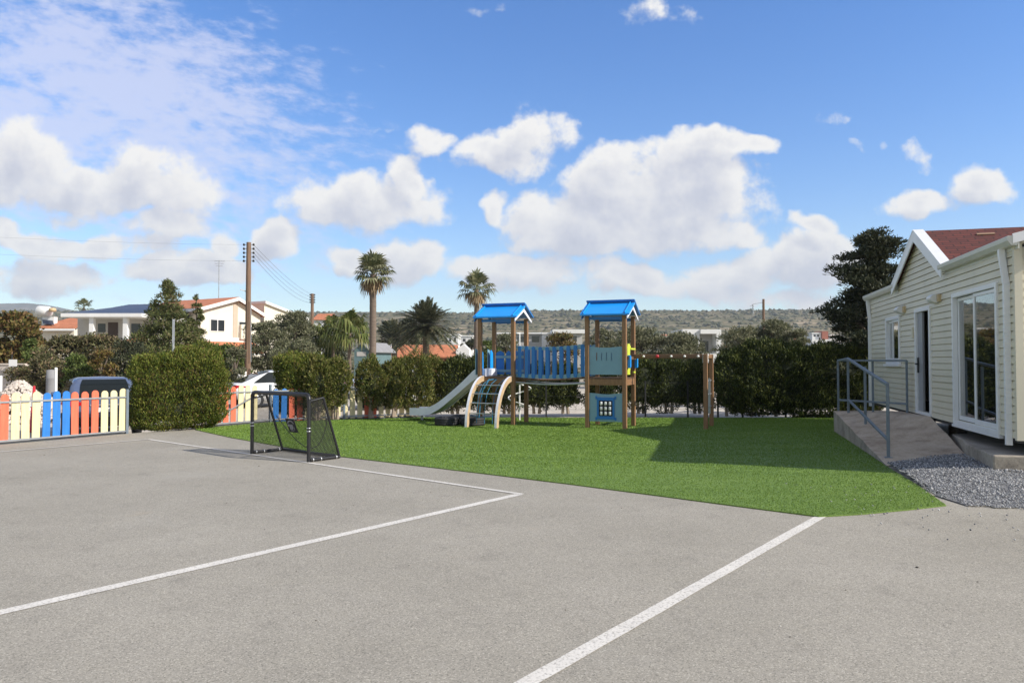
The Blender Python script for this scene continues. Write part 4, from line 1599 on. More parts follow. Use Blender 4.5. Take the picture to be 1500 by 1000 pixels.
for (b, z) in ((-.35, 1.04), (-.60, .86), (-.74, .62), (-.80, .3)):
    mb.tube([W(-.80, b, z - .02), W(-.415, b + .03, z - .06), W(-.03, b, z - .02)], .008, 6)
mb.obj('climbing_net', M['rope_blue'], play)
mb = MB()
mb.tube([W(-.46, -.02, 1.14), W(-.55, -.25, 1.12), W(-.66, -.40, .85), W(-.70, -.45, .45), W(-.72, -.5, .05)], .016, 8)
mb.obj('climbing_rope', M['rope_blue'], play)

# pole with a spiral of tube behind the left tower
pc = Vector((.20, 19.72, 0))
mb = MB(); mb.tube([pc, pc + ZV * 2.35], .022, 10)
mb.tube([pc + ZV * 2.32, W(-.3, .9, 2.32)], .018, 8)
sp_o = mb.obj('spiral_pole', M['white_paint'], play)
mb = MB()
pts = []
for i in range(41):
    t = i / 40
    an = 2 * math.pi * 1.5 * t + 2.6
    pts.append(pc + Vector((.30 * math.cos(an), .30 * math.sin(an), 1.15 - .75 * t)))
mb.tube([pc + ZV * 1.15] + pts + [pc + ZV * .40], .018, 8)
mb.obj('spiral', M['white_paint'], sp_o)

# bridge
brg = None
BL = 1.9


def sag(t):
    return -.05 * math.sin(math.pi * t) + .03 * t


mb = MB()
for k in range(14):
    t = (k + .5) / 14
    mb.cbox(W(.05 + t * 1.8, .45, 1.165 + sag(t) * 1.2), PA, PB, ZV, .118, .70, .03)
brg = mb.obj('bridge_deck', M['wood_dark'], play, bevel=.004)
for b in (.07, .83):
    mb = MB()
    mb.tube([W(.02 + 1.86 * i / 16, b, 1.07 - .05 * math.sin(math.pi * i / 16)) for i in range(17)], .022, 8)
    mb.obj('deck_tube', M['steel'], brg)
    for zc, hgt_ in ((1.235, .085), (1.93, .075)):
        mb = MB()
        up = [W(.04 + 1.82 * i / 40, b + .02, zc + sag(i / 40) + hgt_ / 2 + .012 * math.cos(2 * math.pi * i / 4)) for i in range(41)]
        lo = [W(.04 + 1.82 * i / 40, b + .02, zc + sag(i / 40) - hgt_ / 2) for i in range(41)]
        for i in range(40):
            q = [lo[i], lo[i + 1], up[i + 1], up[i]]
            w_ = [p + PB * .018 for p in q]
            mb.add(q + w_, [(0, 1, 2, 3), (7, 6, 5, 4), (3, 2, 6, 7), (1, 0, 4, 5)])
        mb.obj('bridge_rail', M['teal'], brg)
    for k in range(10):
        t = (k + .5) / 10
        zc = 1.21 + sag(t)
        mb = MB()
        a0 = .05 + t * 1.8 - (.05 if b > .5 else 0)
        h2 = .76
        ww = .046 if b < .5 else .036
        prof = [(-.046, .02), (-.025, -.015), (.025, -.015), (.046, .02), (.044, h2 - .03), (.025, h2), (-.025, h2), (-.044, h2 - .03)]
        mb.prism([W(a0 + u, b, zc + z) for u, z in prof], PB * .018)
        mb.obj('bridge_slat', M['blue_deep'], brg)

# tyres lying under the climbing arches
def tyre(c, label):
    mb = MB()
    Rr, hw = .305, .10
    prof = [(.16, -.07), (.20, -.095), (.27, -.10), (.298, -.085), (.305, -.06), (.305, -.035), (.297, -.03), (.297, -.02), (.305, -.015), (.305, .015), (.297, .02), (.297, .03), (.305, .035),
            (.305, .06), (.298, .085), (.27, .10), (.20, .095), (.16, .07), (.175, .05), (.19, 0), (.175, -.05), (.16, -.07)]
    mb.lathe(c, prof, 36)
    mb.v  # closed ring, no caps wanted
    # drop the two caps the lathe adds
    keep = [i for i, f in enumerate(mb.f) if len(f) <= 4]
    mb.f = [mb.f[i] for i in keep]; mb.mi = [mb.mi[i] for i in keep]; mb.sm = [mb.sm[i] for i in keep]
    return tag(mb.obj('tyre', M['rubber'], loc=c), label, 'tyre', 'tyres laid on the turf under the climbing arches')


tyre(Vector((-1.60, 18.22, .115)), 'black tyre lying on the turf beside the foot of the slide')
tyre(Vector((-.96, 18.18, .115)), 'black tyre lying on the turf between the two climbing arches')
tyre(Vector((-1.26, 18.80, .115)), 'black tyre lying behind the other two tyres under the tower')

# ------------------------------------------------------------------ football goal
gFL, gFR = gp(369, 665), gp(452, 677)
gRL, gRR = gp(409, 658.5), gp(497, 671)
wd = (gFR - gFL)
dep = ((gRL - gFL) + (gRR - gFR)) / 2
e1 = wd.normalized()
e2 = (dep - e1 * dep.dot(e1)).normalized()
GW, GD, GH = wd.length, .60, 1.06
goal = empty('football_goal', gFL + wd / 2, 'small black football goal with dark netting standing on the white line', 'goal')
gq = lambda u, v, z: gFL + e1 * u + e2 * v + ZV * z
r = .030
for s, u0 in ((1, 0), (-1, GW)):
    mb = MB(); mb.tube([gq(u0, 0, .0), gq(u0, 0, GH - .08)], r, 12); po = mb.obj('post', M['black_metal'], goal)
    mb = MB()
    for z in (.48, .53): mb.lathe(gq(u0, 0, z), [(r + .002, 0), (r + .006, .003), (r + .006, .012), (r + .002, .015)], 14)
    mb.obj('collar', M['silver'], po)
    mb = MB(); mb.tube([gq(u0, .0, GH - .1), gq(u0, .10, GH - .09), gq(u0, .27, GH - .055)], .016, 8); mb.obj('top_stay', M['black_metal'], goal)
    mb = MB(); mb.tube([gq(u0, .27, GH - .055), gq(u0, GD, .03)], .020, 10); mb.obj('back_stay', M['black_metal'], goal)
    mb = MB(); mb.tube([gq(u0, .03, .032), gq(u0, GD, .032)], .026, 10); bo = mb.obj('ground_bar', M['black_metal'], goal)
    mb = MB()
    for v in (.07, .22, GD - .08): mb.lathe(gq(u0, v, .032), [(.028, 0), (.032, .004), (.032, .014), (.028, .018)], 12, axis=e2)
    mb.obj('clip', M['silver'], bo)
mb = MB()
pts = [gq(0, 0, GH - .08)] + [gq(.08 - .08 * math.cos(t), 0, GH - .08 + .08 * math.sin(t)) for t in (.4, .8, 1.2)] + [gq(.08, 0, GH), gq(GW - .08, 0, GH)] + [gq(GW - .08 + .08 * math.sin(t), 0, GH - .08 + .08 * math.cos(t)) for t in (.4, .8, 1.2)] + [gq(GW, 0, GH - .08)]
mb.tube(pts, r + .004, 12); mb.obj('crossbar', M['black_metal'], goal)
mb = MB(); mb.tube([gq(0, GD, .032), gq(GW, GD, .032)], .026, 10); mb.obj('ground_bar', M['black_metal'], goal)


def netmat():
    m, nt, b = new_mat('black_netting')
    b.inputs['Base Color'].default_value = (.012, .012, .013, 1)
    b.inputs['Roughness'].default_value = .8
    uvn = node(nt, 'ShaderNodeUVMap')
    s = node(nt, 'ShaderNodeSeparateXYZ'); nt.links.new(uvn.outputs[0], s.inputs[0])
    outs = []
    for k in (0, 1):
        t = ma(nt, 'FRACT', ma(nt, 'MULTIPLY', s.outputs[k], 1 / .020))
        t = ma(nt, 'LESS_THAN', t, .26)
        outs.append(t)
    f = ma(nt, 'MAXIMUM', *outs)
    t = node(nt, 'ShaderNodeBsdfTransparent')
    mx = node(nt, 'ShaderNodeMixShader')
    nt.links.new(f, mx.inputs[0]); nt.links.new(t.outputs[0], mx.inputs[1]); nt.links.new(b.outputs[0], mx.inputs[2])
    nt.links.new(mx.outputs[0], nt.nodes['Material Output'].inputs['Surface'])
    return m


M['net'] = netmat()


def net_sheet(name, grid):
    """cloth of netting on a grid of points, UV in metres"""
    n, m_ = len(grid), len(grid[0])
    me = bpy.data.meshes.new(name); base = BASE[goal.name]
    vs_ = [p - base for row in grid for p in row]
    fs = [(i * m_ + j, i * m_ + j + 1, (i + 1) * m_ + j + 1, (i + 1) * m_ + j) for i in range(n - 1) for j in range(m_ - 1)]
    me.from_pydata(vs_, [], fs)
    U = [[0] * m_ for _ in range(n)]; Vv = [[0] * m_ for _ in range(n)]
    for i in range(n):
        for j in range(m_):
            if j: U[i][j] = U[i][j - 1] + (grid[i][j] - grid[i][j - 1]).length
            if i: Vv[i][j] = Vv[i - 1][j] + (grid[i][j] - grid[i - 1][j]).length
    ul = me.uv_layers.new(name='UVMap')
    for k, l in enumerate(me.loops):
        i, j = divmod(l.vertex_index, m_); ul.data[k].uv = (U[i][j], Vv[i][j])
    me.materials.append(M['net'])
    for p in me.polygons: p.use_smooth = True
    me.update()
    o = bpy.data.objects.new(name, me); COL.objects.link(o); o.parent = goal; BASE[o.name] = base.copy()
    return o


def back_pt(t, s):
    """t from the crossbar down the back, s across"""
    P = [(0, GH), (.27, GH - .055), (GD, .04)]
    if t < .22:
        k = t / .22; v, z = P[0][0] + k * (P[1][0] - P[0][0]), P[0][1] + k * (P[1][1] - P[0][1])
    else:
        k = (t - .22) / .78; v, z = P[1][0] + k * (P[2][0] - P[1][0]), P[1][1] + k * (P[2][1] - P[1][1])
    b = math.sin(math.pi * s) * (1 - (2 * t - 1) ** 2) * .07
    return gq(s * GW, v + b - .3 * b, z - b * 1.2)


net_sheet('net', [[back_pt(i / 18, j / 18) for j in range(19)] for i in range(19)])
for u0 in (0, GW):
    net_sheet('side_net', [[gq(u0, (.27 + (GD - .27) * k if True else 0) * j / 8, .045 + (1 - k) * (GH - .10) if True else 0) for j in range(9)] for k in [i / 10 for i in range(11)]])
# cord sagging across the back net
mb = MB()
mb.tube([back_pt(.50 + .42 * math.sin(math.pi * i / 20) , .06 + .9 * i / 20) + e2 * .004 for i in range(21)], .007, 6)
mb.obj('net_cord', M['black_metal'], goal)
# patch with a pale emblem hung on the net
pc_ = back_pt(.58, .30)
px_ = e1; pz_ = (back_pt(.50, .30) - back_pt(.70, .30)).normalized()
pn_ = px_.cross(pz_); pn_ = pn_ if pn_.dot(e2) < 0 else -pn_
mb = MB()
q = lambda u, v, n=0: pc_ + px_ * u + pz_ * v + pn_ * n
mb.prism([q(-.13, .12, .010), q(.12, .12, .010), q(.15, -.13, .010), q(-.10, -.13, .010)], pn_ * .006)
pat = mb.obj('patch', M['black_metal'], goal)
mb = MB()
arc_o = [q(.0 + .09 * math.cos(t), .03 + .06 * math.sin(t), .018) for t in [math.pi * i / 10 for i in range(11)]]
arc_i = [q(.0 + .07 * math.cos(t), .03 + .042 * math.sin(t), .018) for t in [math.pi * i / 10 for i in range(11)]]
for i in range(10): mb.add([arc_o[i], arc_o[i + 1], arc_i[i + 1], arc_i[i]], [(0, 1, 2, 3)])
for (u, w_, v0, v1) in ((-.095, .035, -.02, .018), (-.052, .02, -.075, .018), (-.026, .02, -.075, .018), (.004, .03, -.075, .018), (.045, .010, -.05, .015), (.066, .012, -.085, -.03)):
    mb.add([q(u, v0, .018), q(u + w_, v0, .018), q(u + w_, v1, .018), q(u, v1, .018)], [(0, 1, 2, 3)])
mb.add([q(-.045, -.10, .018), q(.05, -.10, .018), q(.05, -.09, .018), q(-.045, -.09, .018)], [(0, 1, 2, 3)])
mb.obj('emblem', plain('grey_print', (.36, .36, .38), .6, .05, 9), pat)

# ------------------------------------------------------------------ picket fences
PKC = {'o': 'pk_orange', 'c': 'pk_cream', 'b': 'pk_blue'}


def picket_fence(name, A, B, label, colours, ts, group, z0=.05, z1=.97, post_ts=(), w=.145):
    A, B = Vector(A), Vector(B)
    d = (B - A).normalized(); Lf = (B - A).length
    nrm = Vector((d.y, -d.x, 0))
    f = empty(name, A.lerp(B, .5), label, 'fence', group)
    for t, c in zip(ts, colours):
        p = A + d * t
        mb = MB()
        tilt = R.uniform(-.016, .016)
        zt = z1 + R.uniform(-.022, .018)
        prof = [(-w / 2, z0)] + [(-w / 2, zt - .075)] + [(w / 2 * -math.cos(k), zt - .075 + .075 * math.sin(k)) for k in (.3, .6, .9, 1.2, math.pi / 2, 1.94, 2.24, 2.54, 2.84)] + [(w / 2, zt - .075), (w / 2, z0)]
        mb.prism([p + d * (u + tilt * z) + ZV * z - nrm * .012 for u, z in prof], nrm * -.018)
        mb.obj('picket', M[PKC[c]], f)
    for z in (.055, .80):
        mb = MB(); mb.bar(A + ZV * z + nrm * .004, B + ZV * z + nrm * .004, .022, .034); mb.obj('rail', M['steel'], f)
    for t in post_ts:
        mb = MB(); mb.bar(A + d * t + ZV * -.3, A + d * t + ZV * .97, .055, up=d); mb.obj('post', M['rail_blue'], f)
    # concrete kerb under the fence
    mb = MB(); mb.box(A - nrm * .16 + ZV * -.6, d * Lf, nrm * .14, ZV * .615); mb.obj('plinth', M['kerb'], f)
    return f


A, B = FENCE[0], FENCE[1]
d = (B - A).normalized()
Lf = (B - A).length


def t_for(px, A, d):
    rx = (px - 750) / F
    return (rx * A.y - A.x) / (d.x - rx * d.y)


pxs = [8.4, 25, 40, 55, 70, 85, 99, 112, 127, 141, 155, 169, 181]
ts = [t_for(p, A, d) for p in pxs]
step = ts[1] - ts[0]
pre = [ts[0] - step * 1.02 * k for k in range(1, 8)]
picket_fence('picket_fence', A, B, 'coral, cream and blue picket fence in front of the navy car', list('occcbbboooccc') + list('ooccbbb')[:len(pre)], ts + pre, 'picket fences round the court', post_ts=(Lf - .02, .5))
A, B = FENCE[1], FENCE[2]
Lf = (B - A).length
ts = [.15 + .21 * k for k in range(int((Lf - .2) / .21))]
cols_ = ''.join(c * 3 for c in 'ocbocbocb')[:len(ts)]
d = (B - A).normalized()
k0 = t_for(331, A, d)
ts = [t for t in ts if t > k0 - .45]
cols_ = ''.join('c' if t > k0 + .35 else ('o' if t > k0 - .4 else 'b') for t in ts)
pf2 = picket_fence('picket_fence', A + d * (k0 - .6), B, 'picket fence section with coral and cream boards left of the football goal', cols_, [t - (k0 - .6) for t in ts], 'picket fences round the court', post_ts=(Lf - (k0 - .6),))
mb = MB(); nf = Vector((d.y, -d.x, 0)) * .03
mb.bar(A + d * (k0 - .5) + nf + ZV * .10, A + d * (k0 + .75) + nf + ZV * .66, .03, .035); mb.obj('brace', M['silver'], pf2)
A, B = FENCE[2], FENCE[3]
Lf = (B - A).length
ts = [.15 + .21 * k for k in range(int((Lf - .2) / .21))]
cols_ = ('bbooccccccccooccccccccccccccc' + 'c' * 40)[:len(ts)]
picket_fence('picket_fence', A, B, 'picket fence behind the turf mostly hidden under the cypress row', cols_, ts, 'picket fences round the court', z0=.0, z1=.85, post_ts=(2.0, Lf))
# wire fence behind the climbing frame
A, B = FENCE[3], FENCE[4]
wf = empty('wire_fence', A.lerp(B, .5), 'low wire fence on thin dark posts behind the climbing frame', 'fence')
for px in (800, 862, 945, 1007, 1051, 1087, 1150, 1215):
    t = (px - 750) / F
    dd_ = (B - A)
    s_ = (t * A.y - A.x) / (dd_.x - t * dd_.y)
    p = A + dd_ * s_
    mb = MB(); mb.bar(p - ZV * .3, p + ZV * 1.0, .045, up=(B - A)); mb.obj('post', M['car_dark'], wf)
for z in (.16, .55, .95):
    mb = MB(); mb.tube([A + ZV * z, B + ZV * z], .004, 5); mb.obj('wire', M['car_dark'], wf)
# ------------------------------------------------------------------ hedges and shrubs
def superbox(dirs, hx, hy, hz, p=5.0):
    q = dirs / np.max(np.abs(dirs), axis=1, keepdims=True)
    r = (np.abs(q) ** p).sum(1) ** (1 / p)
    return q / r[:, None] * np.array([hx, hy, hz])


def clipped_shrub(name, label, cat, A, B, depth, z0, z1, n, mat, group=None, size=(.085, .030), trunks=(), lump=.08, core=.80, p=5.0, ragged=.35, taper=0.0):
    """a clipped conifer mass between the ground points A and B"""
    A, B = Vector(A), Vector(B)
    A.z = B.z = 0
    c = A.lerp(B, .5); ex = (B - A).normalized(); ey = Vector((-ex.y, ex.x, 0))
    hx, hy, hz = (B - A).length / 2, depth / 2, (z1 - z0) / 2
    root = empty(name, c, label, cat, group)
    # sample the box faces by area
    ar = np.array([hy * hz, hy * hz, hx * hz, hx * hz, hx * hy, hx * hy * .5]); ar /= ar.sum()
    fc = rng.choice(6, n, p=ar)
    uvw = rng.uniform(-1, 1, (n, 3))
    for k in range(6):
        uvw[fc == k, k // 2] = 1 if k % 2 == 0 else -1
    r = (np.abs(uvw) ** p).sum(1) ** (1 / p)
    q = uvw / r[:, None]
    Nn = unit(np.sign(q) * np.abs(q) ** (p - 1) / np.array([hx, hy, hz]))
    loc = q * np.array([hx, hy, hz])
    wld = np.array(c) + loc[:, :1] * np.array(ex) + loc[:, 1:2] * np.array(ey)
    wld[:, 2] += (z0 + z1) / 2 + loc[:, 2]
    Nw = Nn[:, :1] * np.array(ex) + Nn[:, 1:2] * np.array(ey); Nw[:, 2] += Nn[:, 2]
    off = lump * snoise(wld, 1.3) + lump * .65 * snoise(wld + 7, 3.2) + lump * .70 * snoise(wld + 3, 7.0) - np.abs(rng.normal(size=n)) * .06 + rng.exponential(.024, n)
    low = smoothstep(.3, -1.0, loc[:, 2] / hz)
    keep = rng.uniform(size=n) > ragged * low * (snoise(wld, 2.3) > .0)
    wld = wld + Nw * off[:, None]
    if taper:
        k = 1 - taper * smoothstep(.2, 1, loc[:, 2] / hz)
        ctr = np.array(c)
        wld[:, :2] = ctr[:2] + (wld[:, :2] - ctr[:2]) * k[:, None]
    wld[:, 2] = np.maximum(wld[:, 2], .03)
    wld, Nw = wld[keep], Nw[keep]
    D = Nw * .55 + np.array([0, 0, .75]) + rng.normal(size=Nw.shape) * .25
    V, Fl = leaf_arrays(wld, unit(D), size[0], size[1], .35)
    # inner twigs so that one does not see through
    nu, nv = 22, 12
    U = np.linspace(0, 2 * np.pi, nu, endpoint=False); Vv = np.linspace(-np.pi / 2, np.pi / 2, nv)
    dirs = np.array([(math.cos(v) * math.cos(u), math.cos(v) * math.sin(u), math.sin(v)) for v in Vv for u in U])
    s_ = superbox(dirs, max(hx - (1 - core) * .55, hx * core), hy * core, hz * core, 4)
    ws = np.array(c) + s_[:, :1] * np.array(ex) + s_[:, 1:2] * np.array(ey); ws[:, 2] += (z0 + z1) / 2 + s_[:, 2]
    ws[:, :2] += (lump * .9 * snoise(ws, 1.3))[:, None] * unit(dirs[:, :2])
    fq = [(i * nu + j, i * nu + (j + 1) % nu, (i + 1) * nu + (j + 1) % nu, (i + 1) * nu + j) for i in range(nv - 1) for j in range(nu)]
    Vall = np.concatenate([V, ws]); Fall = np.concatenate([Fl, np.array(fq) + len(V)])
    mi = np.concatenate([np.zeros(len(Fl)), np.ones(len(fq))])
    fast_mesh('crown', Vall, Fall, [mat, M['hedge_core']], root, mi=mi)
    for t in trunks:
        b = A.lerp(B, t) + ey * R.uniform(-.1, .05)
        mb = MB()
        mb.tube([b, b + Vector((R.uniform(-.05, .05), R.uniform(-.03, .03), z0 + .25)), b + Vector((R.uniform(-.1, .1), 0, z0 + hz))], [.05, .035, .02], 7)
        mb.obj('trunk', M['bark_pale'], root)
    return root


a, b = gp(191, 632.3), gp(324, 627)
back = (b - a).normalized(); back = Vector((-back.y, back.x, 0))
clipped_shrub('hedge', 'broad clipped green hedge block beside the navy car, standing on the court edge', 'hedge', a + back * .36, b + back * .42, 1.2, .02, 1.74, 52000, M['hedge'], size=(.072, .023), trunks=(.15, .5, .8), lump=.14, ragged=.25, p=4.6)

a, b = Vector((-6.35, 20.05, 0)), Vector((-5.25, 20.75, 0))
clipped_shrub('hedge', 'bright green clipped hedge end directly behind the football goal', 'hedge', a, b, 1.0, .12, 1.76, 20000, M['hedge'], size=(.08, .026), trunks=(.3, .75), lump=.09)


def on_line(px, back=.5):
    """point on the planting strip behind the turf under a photo column"""
    for A, B in ((FENCE[2], FENCE[3]), (FENCE[3], FENCE[4])):
        d = (B - A)
        n_ = Vector((-d.y, d.x, 0)).normalized()
        A2, B2 = A + n_ * (back - .85), B + n_ * (back - .85)
        t_ = (px - 750) / F
        s_ = (t_ * A2.y - A2.x) / (d.x - t_ * d.y)
        if s_ <= 1 or A is FENCE[3]:
            return A2 + d * s_, d.normalized()


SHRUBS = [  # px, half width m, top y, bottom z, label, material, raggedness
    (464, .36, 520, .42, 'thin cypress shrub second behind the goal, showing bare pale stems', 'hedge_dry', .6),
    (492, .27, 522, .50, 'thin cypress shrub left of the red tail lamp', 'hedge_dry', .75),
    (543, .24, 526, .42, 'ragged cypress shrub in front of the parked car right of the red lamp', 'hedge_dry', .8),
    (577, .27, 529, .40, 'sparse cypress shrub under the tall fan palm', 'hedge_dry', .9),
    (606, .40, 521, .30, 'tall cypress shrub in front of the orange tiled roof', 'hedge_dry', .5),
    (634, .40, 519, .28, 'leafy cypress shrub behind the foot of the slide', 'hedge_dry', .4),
    (667, .48, 521, .22, 'dense cypress shrub above the middle of the slide', 'cypress_dark_shaded', .35),
    (704, .46, 523, .22, 'cypress shrub seen through the left tower posts', 'cypress_dark_shaded', .35),
    (742, .46, 526, .30, 'cypress shrub behind the right climbing arch', 'cypress_dark_shaded', .35),
    (786, .50, 530, .32, 'cypress shrub under the slatted bridge on its left', 'cypress_dark_shaded', .3),
    (828, .50, 530, .32, 'cypress shrub under the slatted bridge on its right', 'cypress_dark_shaded', .3),
    (880, .50, 530, .34, 'cypress shrub behind the teal tower panels', 'cypress_dark_shaded', .3),
    (938, .52, 524, .40, 'cypress shrub right of the lime guard under the climbing beam', 'cypress_dark_shaded', .5),
    (979, .50, 526, .36, 'cypress shrub under the middle of the climbing beam', 'cypress_dark_shaded', .4),
    (1020, .46, 528, .34, 'cypress shrub left of the end posts of the climbing beam', 'cypress_dark_shaded', .4),
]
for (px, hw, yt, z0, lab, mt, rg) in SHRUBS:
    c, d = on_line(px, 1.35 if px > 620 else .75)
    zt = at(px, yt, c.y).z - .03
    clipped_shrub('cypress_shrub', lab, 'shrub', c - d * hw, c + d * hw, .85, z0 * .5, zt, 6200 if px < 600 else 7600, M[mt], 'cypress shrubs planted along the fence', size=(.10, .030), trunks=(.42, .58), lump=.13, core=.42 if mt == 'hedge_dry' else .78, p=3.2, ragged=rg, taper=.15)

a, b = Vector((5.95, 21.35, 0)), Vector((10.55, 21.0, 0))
clipped_shrub('hedge', 'long dark hedge against the mobile home, in its shade', 'hedge', a, b, 1.5, .06, 2.03, 50000, M['cypress_dark_shaded'], size=(.10, .034), trunks=(.05, .2, .35, .5, .62, .8), lump=.15, ragged=.3, p=5)  # part of the house's shade is put into the leaf colour here


# ------------------------------------------------------------------ trees
def tree(name, label, px, w, ytop, Y, mat, n, leaf, shape='round', zb=.6, zg=-.1, bark='bark', group=None, clumps=60, tr=.12, dx=0, flat=.8, cat='tree', dens=.30, droop=0.0):
    """tapered trunk, limbs to clumps of leaves; w is the crown width in metres"""
    X = (px - 750) / F * Y + dx
    zt = at(px, ytop, Y).z
    root = empty(name, (X, Y, zg), label, cat, group)
    cen = []
    H_ = zt - zb
    tries = 0
    while len(cen) < clumps and tries < 5000:
        tries += 1
        t = R.random()
        an = R.uniform(0, 6.283)
        if shape == 'cone':
            rr = (1 - t) ** .75 * (.55 + .45 * min(1, t * 6))
        elif shape == 'spread':
            rr = (.95 - .55 * t) * (.6 + .4 * math.sin(t * 19 + an * 2))
        else:
            rr = math.sqrt(max(0, 1 - (2 * t - .85) ** 2 / 1.4)) * (.8 + .2 * math.sin(3 * an + px))
        q = math.sqrt(R.uniform(.12, 1))
        cen.append((X + math.cos(an) * rr * q * w / 2, Y + math.sin(an) * rr * q * w / 2 * .9, zb + .06 * H_ + t * H_ * .90))
    C_ = np.array(cen)
    rcl = dens * w * .5 * rng.uniform(.6, 1.25, len(C_))
    rcl = np.minimum(rcl, H_ * .3)
    if shape == 'cone': rcl = rcl * (1.2 - .85 * (C_[:, 2] - zb) / H_)
    C_[:, 2] = np.minimum(C_[:, 2], zt - rcl * flat * rng.uniform(.75, 1.05, len(C_)))
    cen = [tuple(c) for c in C_]
    pk = rng.choice(len(C_), n, p=rcl ** 2 / (rcl ** 2).sum())
    dirs = unit(rng.normal(size=(n, 3)))
    dirs[:, 2] = np.where(rng.uniform(size=n) < .7, np.abs(dirs[:, 2]), dirs[:, 2])
    rad_ = rcl[pk] * (rng.uniform(.10, 1, n) ** .55 + np.abs(rng.normal(size=n)) * .16)
    Pp = C_[pk] + dirs * rad_[:, None] * np.array([1, 1, flat])
    D = dirs * .8 + np.array([0, 0, .35 - droop])
    V, Fl = leaf_arrays(Pp, unit(D), leaf[0], leaf[1], .5)
    fast_mesh('crown', V, Fl, M[mat], root)
    mb = MB()
    top = zb + H_ * (.85 if shape in ('cone', 'spread') else .55)
    pts = [Vector((X, Y, zg - .3)), Vector((X + R.uniform(-.1, .1), Y, zg + (top - zg) * .4)), Vector((X + R.uniform(-.15, .15), Y, top))]
    mb.tube(pts, [tr, tr * .75, tr * .25], 9)
    for k in range(min(16, len(cen))):
        c = Vector(cen[k * (len(cen) // min(16, len(cen)))])
        z_a = max(zg + .3, min(c.z - (c - Vector((X, Y, c.z))).length * .6, top))
        a = Vector((X, Y, z_a))
        mid = a.lerp(c, .5) + Vector((0, 0, .06 * w))
        mb.tube([a, mid, c], [tr * .45, tr * .25, tr * .1], 6, cap=False)
    mb.obj('trunk', M[bark], root)
    return root


# left side, beyond the street
tree('shrub', 'wide yellowing shrub on the far left above the rubble heap', 28, 3.1, 459, 38, 'autumn', 9000, (.22, .12), zb=.3, clumps=60, cat='shrub')
tree('shrub', 'dark green spiky bush at the foot of the yellowing shrub', 48, 1.5, 497, 34, 'lush', 3600, (.22, .06), zb=.2, clumps=26, cat='shrub')
tree('bramble_bush', 'brown bramble bush left of the navy car roof, under the dark roofed house', 102, 2.9, 494, 32, 'bramble', 9500, (.15, .07), zb=-.1, zg=-.3, clumps=50, cat='bush')
tree('bramble_bush', 'brownish bramble bush directly above the navy car', 152, 2.8, 490, 31, 'bramble', 9000, (.15, .07), zb=-.1, zg=-.3, clumps=46, cat='bush')
tree('bush', 'dark bush between the navy car and the conifer', 186, 2.4, 498, 29, 'dark_conifer', 9000, (.14, .05), zb=-.1, zg=-.3, clumps=46, cat='bush')
tree('bush', 'low grey green bush behind the rubble heap', 66, 2.6, 520, 30, 'bramble', 6000, (.14, .06), zb=-.2, zg=-.3, clumps=30, cat='bush')
tree('conifer', 'tall two-tipped conifer in front of the white gabled house', 244, 4.0, 407, 36, 'pine', 24000, (.19, .05), 'cone', zb=.2, clumps=150, tr=.16, dens=.27)
tree('conifer', 'slim side tip of growth beside the tall conifer', 287, 1.1, 427, 37, 'pine', 6500, (.20, .05), 'cone', zb=1.2, clumps=40, tr=.07, dens=.5)
tree('bush', 'dark green bush below the orange lean-to roof', 322, 3.0, 506, 40, 'lush', 6500, (.18, .09), zb=.0, clumps=50, cat='bush')
tree('bush', 'low reddish bush between the conifer and the clipped hedge', 275, 2.0, 508, 33, 'bramble', 4200, (.15, .07), zb=.0, clumps=36, cat='bush')
tree('olive_tree', 'grey green olive tree right of the near utility pole', 392, 3.0, 472, 44, 'olive', 8500, (.20, .07), zb=.5, clumps=60, tr=.14)
tree('olive_tree', 'tall olive tree left of the far utility pole', 432, 3.6, 455, 51, 'olive', 10500, (.22, .08), zb=.5, clumps=70, tr=.16)
tree('olive_tree', 'smaller olive tree right behind the far utility pole', 470, 2.6, 478, 54, 'lush', 5200, (.22, .08), zb=.5, clumps=44, tr=.12)
tree('bush', 'pale leafed bush behind the white parked car', 345, 1.6, 510, 33, 'olive', 3400, (.15, .07), zb=.0, clumps=28, cat='bush')
tree('bush', 'yellow green bush under the far utility pole', 436, 2.8, 500, 38, 'olive', 5200, (.16, .06), zb=.0, clumps=44, cat='bush')
tree('dark_tree', 'dark tree behind the tall fan palm', 572, 4.4, 470, 105, 'dark_conifer', 5000, (.45, .18), zb=1, clumps=50, tr=.2)
tree('dark_tree', 'dark tree left of the bushy date palm', 596, 5.0, 466, 108, 'dark_conifer', 5200, (.45, .18), zb=1, clumps=50, tr=.2)
tree('dark_tree', 'dark bush right of the white gable of the orange roofed house', 690, 3.0, 494, 96, 'dark_conifer', 3200, (.4, .15), zb=.3, clumps=34, tr=.15)
tree('shrub', 'dark round shrub left of the teal gabled hut', 490, 2.6, 506, 56, 'dark_conifer', 2600, (.25, .1), zb=.2, clumps=30, cat='shrub')
tree('bush', 'fresh green bush in front of the brown brambles, above the blue pickets', 118, 1.5, 520, 29, 'lush', 4200, (.13, .05), zb=-.2, zg=-.3, clumps=30, cat='bush')
tree('shrub', 'small reddish shrub between the green bush and the navy car', 150, 1.2, 512, 28, 'autumn', 3000, (.12, .05), zb=-.2, zg=-.3, clumps=24, cat='shrub')
